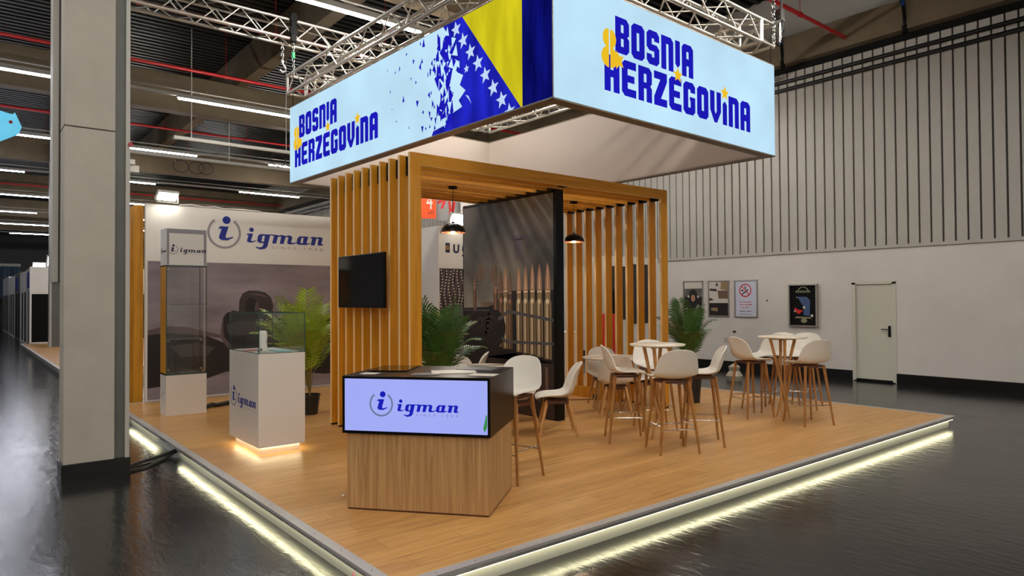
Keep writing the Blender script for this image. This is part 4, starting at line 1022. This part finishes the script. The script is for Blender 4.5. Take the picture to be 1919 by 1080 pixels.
# ------------------------------------------------------------------ posters and fittings on the right wall
def poster(ya, yb, za, zb, label, m_, cat='poster', d=.02, name='wall_poster'):
    t = thing(name, label, cat, (WX-.001, ya, za)); w_ = ya-yb; h = zb-za; f = Fr((0, 0, 0), (0, -1, 0), (0, 0, 1)); e = .028
    MB().poly(f, [[(0, 0), (w_, 0), (w_, h), (0, h)], [(e, e), (e, h-e), (w_-e, h-e), (w_-e, e)]], 0, d).build('metal_frame', M['alu'], t)
    MB().poly(f, [[(e, e), (w_-e, e), (w_-e, h-e), (e, h-e)]], 0, d*.4).build('print', m_, t)
    return t, f, w_, h, d*.4
K = WX/13.97
def zz(z): return 1.68+(z-1.68)*K
t, f, w_, h, d = poster(10.44*K, 9.85*K, zz(1.24), zz(2.11), 'framed dark poster with a cap-wearing figure, leftmost on the wall', M['greyph'])
MB().poly(f, [[(.04, .04), (w_-.04, .04), (w_-.04, h*.55), (.04, h*.55)]], d+.001).poly(f, [circ(w_*.5, h*.60, .12, 20, ry=.14)], d+.001).build('print_dark_shape', M['ink'], t)
MB().poly(f, [circ(w_*.5, h*.51, .065, 16, ry=.085)], d+.002).build('print_face', M['cop'], t)
MB().poly(f, [[(.04, h*.78), (w_-.04, h*.78), (w_-.04, h-.03), (.04, h-.03)]], d+.001).poly(f, [circ(w_*.28, h*.56, .03, 8)], d+.002).poly(f, [circ(w_*.74, h*.55, .03, 8)], d+.002).poly(f, [[(.07, .06), (.17, .06), (.16, .2), (.07, .2)]], d+.002).build('print_light_shape', M['paper'], t)
t, f, w_, h, d = poster(9.71*K, 9.14*K, zz(1.24), zz(2.10), 'framed poster of kitchen ware with a dark lower half', M['paper'])
MB().poly(f, [[(.03, .03), (w_-.03, .03), (w_-.03, h*.38), (.03, h*.38)]], d+.001).build('print_dark_half', M['ink'], t)
MB().poly(f, [[(w_*.5, h*.5), (w_-.03, h*.5), (w_-.03, h*.72), (w_*.45, h*.72)]], d+.001).build('print_bowl', M['copb'], t)
MB().poly(f, [[(w_*.6, h*.76), (w_-.03, h*.72), (w_-.03, h-.03), (w_*.62, h-.03)]], d+.001).poly(f, [[(.08, h*.17), (w_*.45, h*.15), (w_*.45, h*.25), (.08, h*.25)]], d+.002).build('print_green_patch', M['brass'], t)
MB().poly(f, [[(.04, h*.72), (w_*.42, h*.70), (w_*.4, h*.77), (.04, h*.78)]], d+.001).poly(f, [[(w_*.35, h*.85), (w_*.5, h*.86), (w_*.42, h*.95)]], d+.001).poly(f, [[(.03, h*.44), (w_*.25, h*.46), (w_*.2, h*.5), (.03, h*.52)]], d+.001).build('print_dark_marks', M['ink2'], t)
t, f, w_, h, d = poster(9.0*K, 8.41*K, zz(1.235), zz(2.095), 'framed no-smoking notice with a red ring on pale paper', mat('pale_notice_paper', rgb(200, 204, 222), .5), 'notice', .02, 'no_smoking_sign')
cx, cy = w_*.48, h*.72
MB().poly(f, [arc_band(cx, cy, .155, .026, 0, 2*PI-.001, 40)], d+.001).poly(f, [[(cx-.105, cy+.095), (cx-.09, cy+.11), (cx+.105, cy-.095), (cx+.09, cy-.11)]], d+.003).build('red_ring', M['redp'], t)
MB().poly(f, [[(cx-.095, cy-.085), (cx-.075, cy-.10), (cx+.075, cy+.0), (cx+.06, cy+.03)]], d+.002).poly(f, [circ(cx-.075, cy+.0, .025, 10)], d+.002).poly(f, [[(cx-.01, cy+.03), (cx+.02, cy+.03), (cx+.01, cy+.10), (cx-.015, cy+.10)]], d+.002).build('cigarette_symbol', M['ink'], t)
def scribble(b, f, u0, v0, u1, v1, d, seed):
    r = random.Random(seed); u = u0
    while u < u1:
        k = r.uniform(.008, .02)
        if r.random() < .85: b.poly(f, [[(u, v0), (min(u+k, u1), v0), (min(u+k, u1), v0+(v1-v0)*r.uniform(.6, 1)), (u, v0+(v1-v0)*r.uniform(.6, 1))]], d)
        u += k+.006
b = MB(); scribble(b, f, w_*.22, h*.40, w_*.74, h*.425, d+.001, 1); scribble(b, f, w_*.20, h*.33, w_*.76, h*.36, d+.001, 2); scribble(b, f, w_*.30, h*.255, w_*.66, h*.28, d+.001, 3)
b.build('red_lines', M['redp'], t)
b = MB(); scribble(b, f, w_*.22, h*.155, w_*.72, h*.18, d+.001, 4); scribble(b, f, w_*.22, h*.075, w_*.72, h*.10, d+.001, 5); b.build('small_lines', M['ink2'], t)
t, f, w_, h, d = poster(7.65*K, 7.02*K, zz(1.065), zz(1.97), 'thick framed dark poster with blue and red figures left of the door', M['blackm'], 'poster', .07)
d = .07*.4
blu = mat('poster_blue_print', rgb(60, 84, 128), .5)
MB().poly(f, [[(w_*.3, h*.70), (w_*.62, h*.70), (w_*.74, h*.62), (w_*.72, h*.25), (w_*.5, h*.27), (w_*.52, h*.45)]], d+.001).build('print_blue_figure', blu, t)
MB().poly(f, [[(w_*.18, h*.38), (w_*.2, h*.45), (w_*.3, h*.40), (w_*.5, h*.38), (w_*.34, h*.29)]], d+.002).build('print_red_shape', M['redp'], t)
b = MB().poly(f, [arc_band(w_*.5, h*.80, .13, .02, .3, PI-.3, 16)], d+.001)
for i in range(7): b.poly(f, [[(w_*(.24+.075*i), h*.80), (w_*(.24+.075*i)+.03, h*.80), (w_*(.24+.075*i)+.03, h*.845), (w_*(.24+.075*i), h*.845)]], d+.001)
b.poly(f, [[(w_*.2, h*.20), (w_*.78, h*.19), (w_*.74, h*.225), (w_*.24, h*.235)]], d+.001).poly(f, [circ(w_*.52, h*.14, .07, 12, ry=.05)], d+.001)
b.build('print_gold_lettering', mat('poster_dull_gold', rgb(140, 138, 104), .5), t)
MB().poly(f, [[(w_*.25, h*.69), (w_*.31, h*.70), (w_*.28, h*.67)]], d+.002).poly(f, [circ(w_*.53, h*.45, .03, 10)], d+.003).poly(f, [circ(w_*.80, h*.26, .03, 10)], d+.003).poly(f, [circ(w_*.2, h*.36, .02, 8)], d+.003).build('print_pale_marks', M['paper'], t)
t = tag(MB().box(WX-.03, 10.55, 0.95, WX-.001, 11.0, 1.62).build('wall_hatch', M['wallw'], None, .008), 'flush white hatch in the wall behind the right palm', 'hatch')

# ------------------------------------------------------------------ things behind the portal
ug = thing('exhibition_booth', 'white neighbouring booth with navy and gold logo and a bullet-belt photo', 'booth', (7.62, 11.75, 0))
box('booth_wall', M['white'], 0, 0, 0.05, 3.4, 3.2, 3.205, ug)
FU = Fr((0, 0, 0), (1, 0, 0), (0, 0, 1))
MB().poly(FU, [[(.02, PZ), (3.38, PZ), (3.38, 2.33), (.02, 2.33)]], .003).build('photo_background', M['ink2'], ug)
b = MB(); rs = random.Random(9)
for i in range(22):
    for j in range(17):
        u = .06+i*.105+.03*math.sin(j*.5+i); v = 2.29-j*.062-.01*(i % 3)
        b.poly(FU, [circ(u, v, .016, 6)], .005)
b.build('photo_bullet_tips', M['brassl'], ug)
b = MB()
for i in range(26): b.poly(FU, [[(.09+i*.105, 1.75), (.125+i*.105, 1.75), (.12+i*.105+.03, 2.3), (.10+i*.105+.01, 2.3)]], .004)
b.build('photo_belts', M['ink3'], ug)
MB().poly(FU, [[(.05, 1.2), (.3, 1.36), (.42, 1.62), (.6, 1.5), (.8, 1.66), (1.0, 1.5), (1.6, 1.5), (1.6, .9), (.05, .7)]], .006).build('photo_machine', M['cable'], ug)
b = MB().poly(FU, [[(.17, 2.66), (.275, 2.66), (.275, 2.86), (.17, 2.86)]], .004); b.build('logo_square', M['navy'], ug)
MB().poly(FU, [arc_band(.223, 2.76, .042, .016, .9, 5.6, 14, )], .006).poly(FU, [[(.223, 2.75), (.262, 2.75), (.262, 2.765), (.223, 2.765)]], .006).build('logo_mark', M['yel'], ug)
b = MB(); b.poly(FU, [[(.36, 2.84), (.36, 2.72), (.375, 2.675), (.41, 2.655), (.455, 2.655), (.495, 2.675), (.51, 2.72), (.51, 2.84), (.47, 2.84), (.47, 2.73), (.455, 2.695), (.415, 2.695), (.40, 2.73), (.40, 2.84)]], .006)
b.poly(FU, [[(.58, 2.72), (.60, 2.82), (.65, 2.845), (.74, 2.845), (.735, 2.63), (.70, 2.585), (.64, 2.575), (.575, 2.60), (.585, 2.635), (.64, 2.615), (.68, 2.63), (.69, 2.675), (.62, 2.665)], [(.625, 2.71), (.635, 2.79), (.665, 2.81), (.70, 2.81), (.695, 2.71), (.65, 2.70)]], .006)
b.poly(FU, [[(.79, 2.66), (.83, 2.66), (.83, 2.84), (.79, 2.84)]], .006); b.build('lettering', M['navy'], ug)
FV = Fr((0, 3.2, 0), (0, -1, 0), (0, 0, 1))
b = MB(); scribble(b, FV, 1.9, 2.66, 2.5, 2.74, .004, 8); b.build('side_lettering', M['redp'], ug)
floodlight(8.05, 11.66, 3.21, .1, .5, 'bright floodlight on top of the booth with the navy logo', None, 1.15)
UB = (.815, -.579, 0)
def banner(name, o_, w_, h_, m_, label):
    t = thing(name, label, 'banner', o_); MB().box(0, -.006, 0, w_, 0, h_).build('cloth', m_, t)
    MB().cyl((.03, -.003, h_), (.03, -.003, ZC-o_[2]), .004, n=5).cyl((w_-.03, -.003, h_), (w_-.03, -.003, ZC-o_[2]), .004, n=5).build('cord', M['blackm'], t)
    t.rotation_euler = (0, 0, math.atan2(UB[1], UB[0])); return t
FB = Fr((0, -.006, 0), (1, 0, 0), (0, 0, 1))
t = banner('hanging_banner', (10.0, 17.38, 4.06), 1.0, .85, M['orange'], 'orange hanging banner with a white 4, beyond the portal')
b = MB(); put_text(b, FB, '4', .72, .28, .90, .74, .003); b.build('number', M['bannerw'], t)
b = MB().poly(FB, [arc_band(.9, .18, .05, .015, 0, 6.2, 12), ], .003).poly(FB, [arc_band(.8, .16, .04, .012, 0, 6.2, 12)], .003); b.build('small_mark', M['ink'], t)
t = banner('hanging_banner', (10.95, 17.0, 4.02), .60, .95, mat('pale_grey_banner', rgb(150, 148, 146), .6), 'pale grey hanging banner with bold red strokes, beyond the left pendant lamp')
b = MB().poly(FB, [[(.02, .56), (.18, .66), (.32, .66), (.2, .36), (.12, .36), (.2, .55), (.04, .5)]], .003).poly(FB, [[(.34, .66), (.42, .66), (.44, .36), (.5, .66), (.59, .66), (.5, .12), (.36, .12), (.38, .3)]], .003); b.build('red_strokes', M['redp'], t)
t = banner('hanging_banner', (11.42, 16.42, 4.03), .5, .85, M['bannerw'], 'white hanging banner with a red cross shape, left of the partition')
b = MB().poly(FB, [[(.10, .18), (.13, .18), (.15, .26), (.21, .29), (.15, .33), (.13, .42), (.10, .42), (.09, .33), (.04, .29), (.09, .25)]], .003); b.build('red_cross_mark', M['redp'], t)
ds = thing('screen_wall', 'white display unit with large black screens seen between the right slats', 'display unit', (10.9, 10.15, 0))
box('cabinet', M['white'], 0, 0.02, 0, 1.75, .5, 2.62, ds)
box('black_screen', M['screen'], .12, 0, 1.22, .62, .03, 2.40, ds); box('black_screen', M['screen'], .68, 0, 1.12, 1.56, .03, 2.46, ds)
rb = tag(MB().box(9.62, 8.95, 0.0, 9.95, 9.3, 1.25).build('roll_up_display', M['redp'], None, .01), 'red upright display seen between the right slats', 'display'); rb.location.z = PZ
tag(MB().box(8.6, 9.35, PZ, 9.3, 9.8, 1.02).box(8.55, 9.3, 1.02, 9.35, 9.85, 1.06).build('service_counter', M['white'], None, .004), 'small white counter just right of the black partition', 'counter')
palm(9.6, 10.9, 'dark leafy palm showing between the partition and the slats', 1.8, .4, 'leaf', 31, .3, .15, 12)
o = MB().lathe([(0, 0), (.045, 0), (.05, .03), (.045, .06), (0, .06)], 16).build('cable_reel', M['rubber']); o.rotation_euler = (PI/2, 0, .5); o.location = (7.52, 7.3, PZ+.055)
tag(o, 'small black plug reel on the floor by the slat base board', 'plug')
tag(MB().tube([(7.52, 7.3, PZ+.012), (7.2, 7.5, PZ+.01), (6.9, 7.95, PZ+.01)], .007, 6).build('cable', M['rubber']), 'thin black cable running from the plug by the slats', 'cable')

# ------------------------------------------------------------------ booths down the aisle on the left
AX = 2.09
bt = thing('exhibition_booth', 'black fronted booth with white header at the near end of the left row', 'booth', (AX, 31.1, 0))
box('black_wall', M['blackm'], 0, 0, PZ, 4.6, .1, 2.0, bt); box('white_header', M['white'], -.02, -.03, 2.0, 4.6, .1, 3.02, bt)
MB().box(-.03, -.05, PZ, .03, .05, 3.02).box(0, -.05, PZ, 4.6, -.02, PZ+.05).build('white_post', M['white'], bt)
b = MB(); scribble(b, Fr((0, -.03, 0), (1, 0, 0), (0, 0, 1)), .75, 2.42, 1.25, 2.56, .004, 6); b.build('lettering', mat('violet_print', rgb(96, 76, 190), .5), bt)
for i, (ya, yb, zt, m_) in enumerate(((31.2, 33.4, 3.0, 'greysteel'), (33.4, 37.0, 2.96, 'white'), (37.2, 40.6, 3.05, 'steel'), (40.8, 45.6, 3.0, 'white'), (45.8, 52.0, 3.1, 'whitesat'))):
    wds = ['second', 'third', 'fourth', 'fifth', 'sixth']
    t = thing('exhibition_booth', '%s booth of the left row counted from the black fronted one' % wds[i], 'booth', (AX, ya, 0), 0)
    L = yb-ya
    box('side_wall', M[m_], 0.02, 0, 0, 4, L, zt, t)
    y = .3
    while y < L-.5: box('dark_panel', M['blackm'], 0.0, y, .1, .02, y+.45, 2.1, t); y += 1.5
    if i in (0, 2): box('blue_poster', M['blue'], 0.0, L*.35, 2.25, .02, L*.75, 2.85, t)
for i, (x, y, z, s_) in enumerate(((2.5, 33, 3.0, 1.2), (2.95, 31.16, 3.02, 1.9), (3.7, 31.16, 3.02, 1.7))):
    floodlight(x, y, z, .1, .3, '%s bright floodlight above the black fronted booth' % ('leftmost', 'middle', 'rightmost')[i], M['floodc'], s_)
cu = thing('hall_curtain', 'blue grey curtain closing the far end of the aisle', 'curtain', (0, 61, 0))
b = MB(); pts = [(-6+i*.12, .12*math.sin(i*1.3)) for i in range(80)]
for i in range(79): b.add([(pts[i][0], pts[i][1], 2.0), (pts[i+1][0], pts[i+1][1], 2.0), (pts[i+1][0], pts[i+1][1], 4.3), (pts[i][0], pts[i][1], 4.3)], [(0, 1, 2, 3)], True)
b.build('cloth', M['curtain'], cu)
MB().box(-6, -.1, 4.3, 3.5, .1, 4.5).build('top_rail', M['greysteel'], cu)
t = thing('hanging_sign', 'small turquoise lit hanging sign cut by the left picture edge', 'sign', (.2, 14.9, 4.2))
MB().poly(Fr((0, 0, 0), (1, 0, 0), (0, 0, 1)), [[(-.6, .3), (-.3, .75), (.25, .88), (.52, .82), (.56, .86), (.66, .62), (.62, .5), (.3, .3), (-.1, .0)]], -.12, 0).build('light_panel', M['banner_lit'], t)
MB().poly(Fr((0, 0, 0), (1, 0, 0), (0, 0, 1)), [circ(.5, .68, .03, 10)], .002).build('red_dot', M['redp'], t)
MB().cyl((0, -.0, .8), (0, 0, ZC-4.2), .006, n=6).build('cable', M['blackm'], t)

# ------------------------------------------------------------------ small things on the floor
tag(MB().tube([(1.30, 7.75, .02), (1.45, 7.9, .02), (1.62, 8.02, .025), (1.78, 8.1, .04), (1.86, 8.12, .06)], .017, 8).build('cable', M['rubber']), 'thick black cable running from the column to the platform edge', 'cable')
tag(MB().tube([(1.32, 7.62, .015), (1.5, 7.72, .015), (1.7, 7.95, .02), (1.85, 8.07, .05)], .013, 8).build('cable', M['rubber']), 'thinner black cable beside the thick one at the platform edge', 'cable')
tag(MB().box(-.02, -.012, 0, .02, .012, .012).cyl((.01, 0, .01), (.03, .01, .05), .003, n=6).build('paper_scrap', M['pink']), 'tiny pink tag stuck at the platform skirt, bottom left', 'tag').location = (1.79, 3.72, .03)
tag(MB().lathe([(0, 0), (.014, .002), (.012, .012), (0, .014)], 10).build('earplug', M['white']), 'tiny white scrap on the laminate left of the counter', 'scrap').location = (2.36, 5.02, PZ)
tag(MB().lathe([(0, 0), (.14, 0), (.17, .1), (.10, .2), (.12, .28), (.03, .34), (0, .3)], 9, (12.3, 7.95, 0), smooth=False).build('wrapped_bundle', mat('crumpled_foil', rgb(206, 196, 176), .3, metal=.5)), 'pale shiny bundle on the dark floor behind the bar stools', 'bundle')
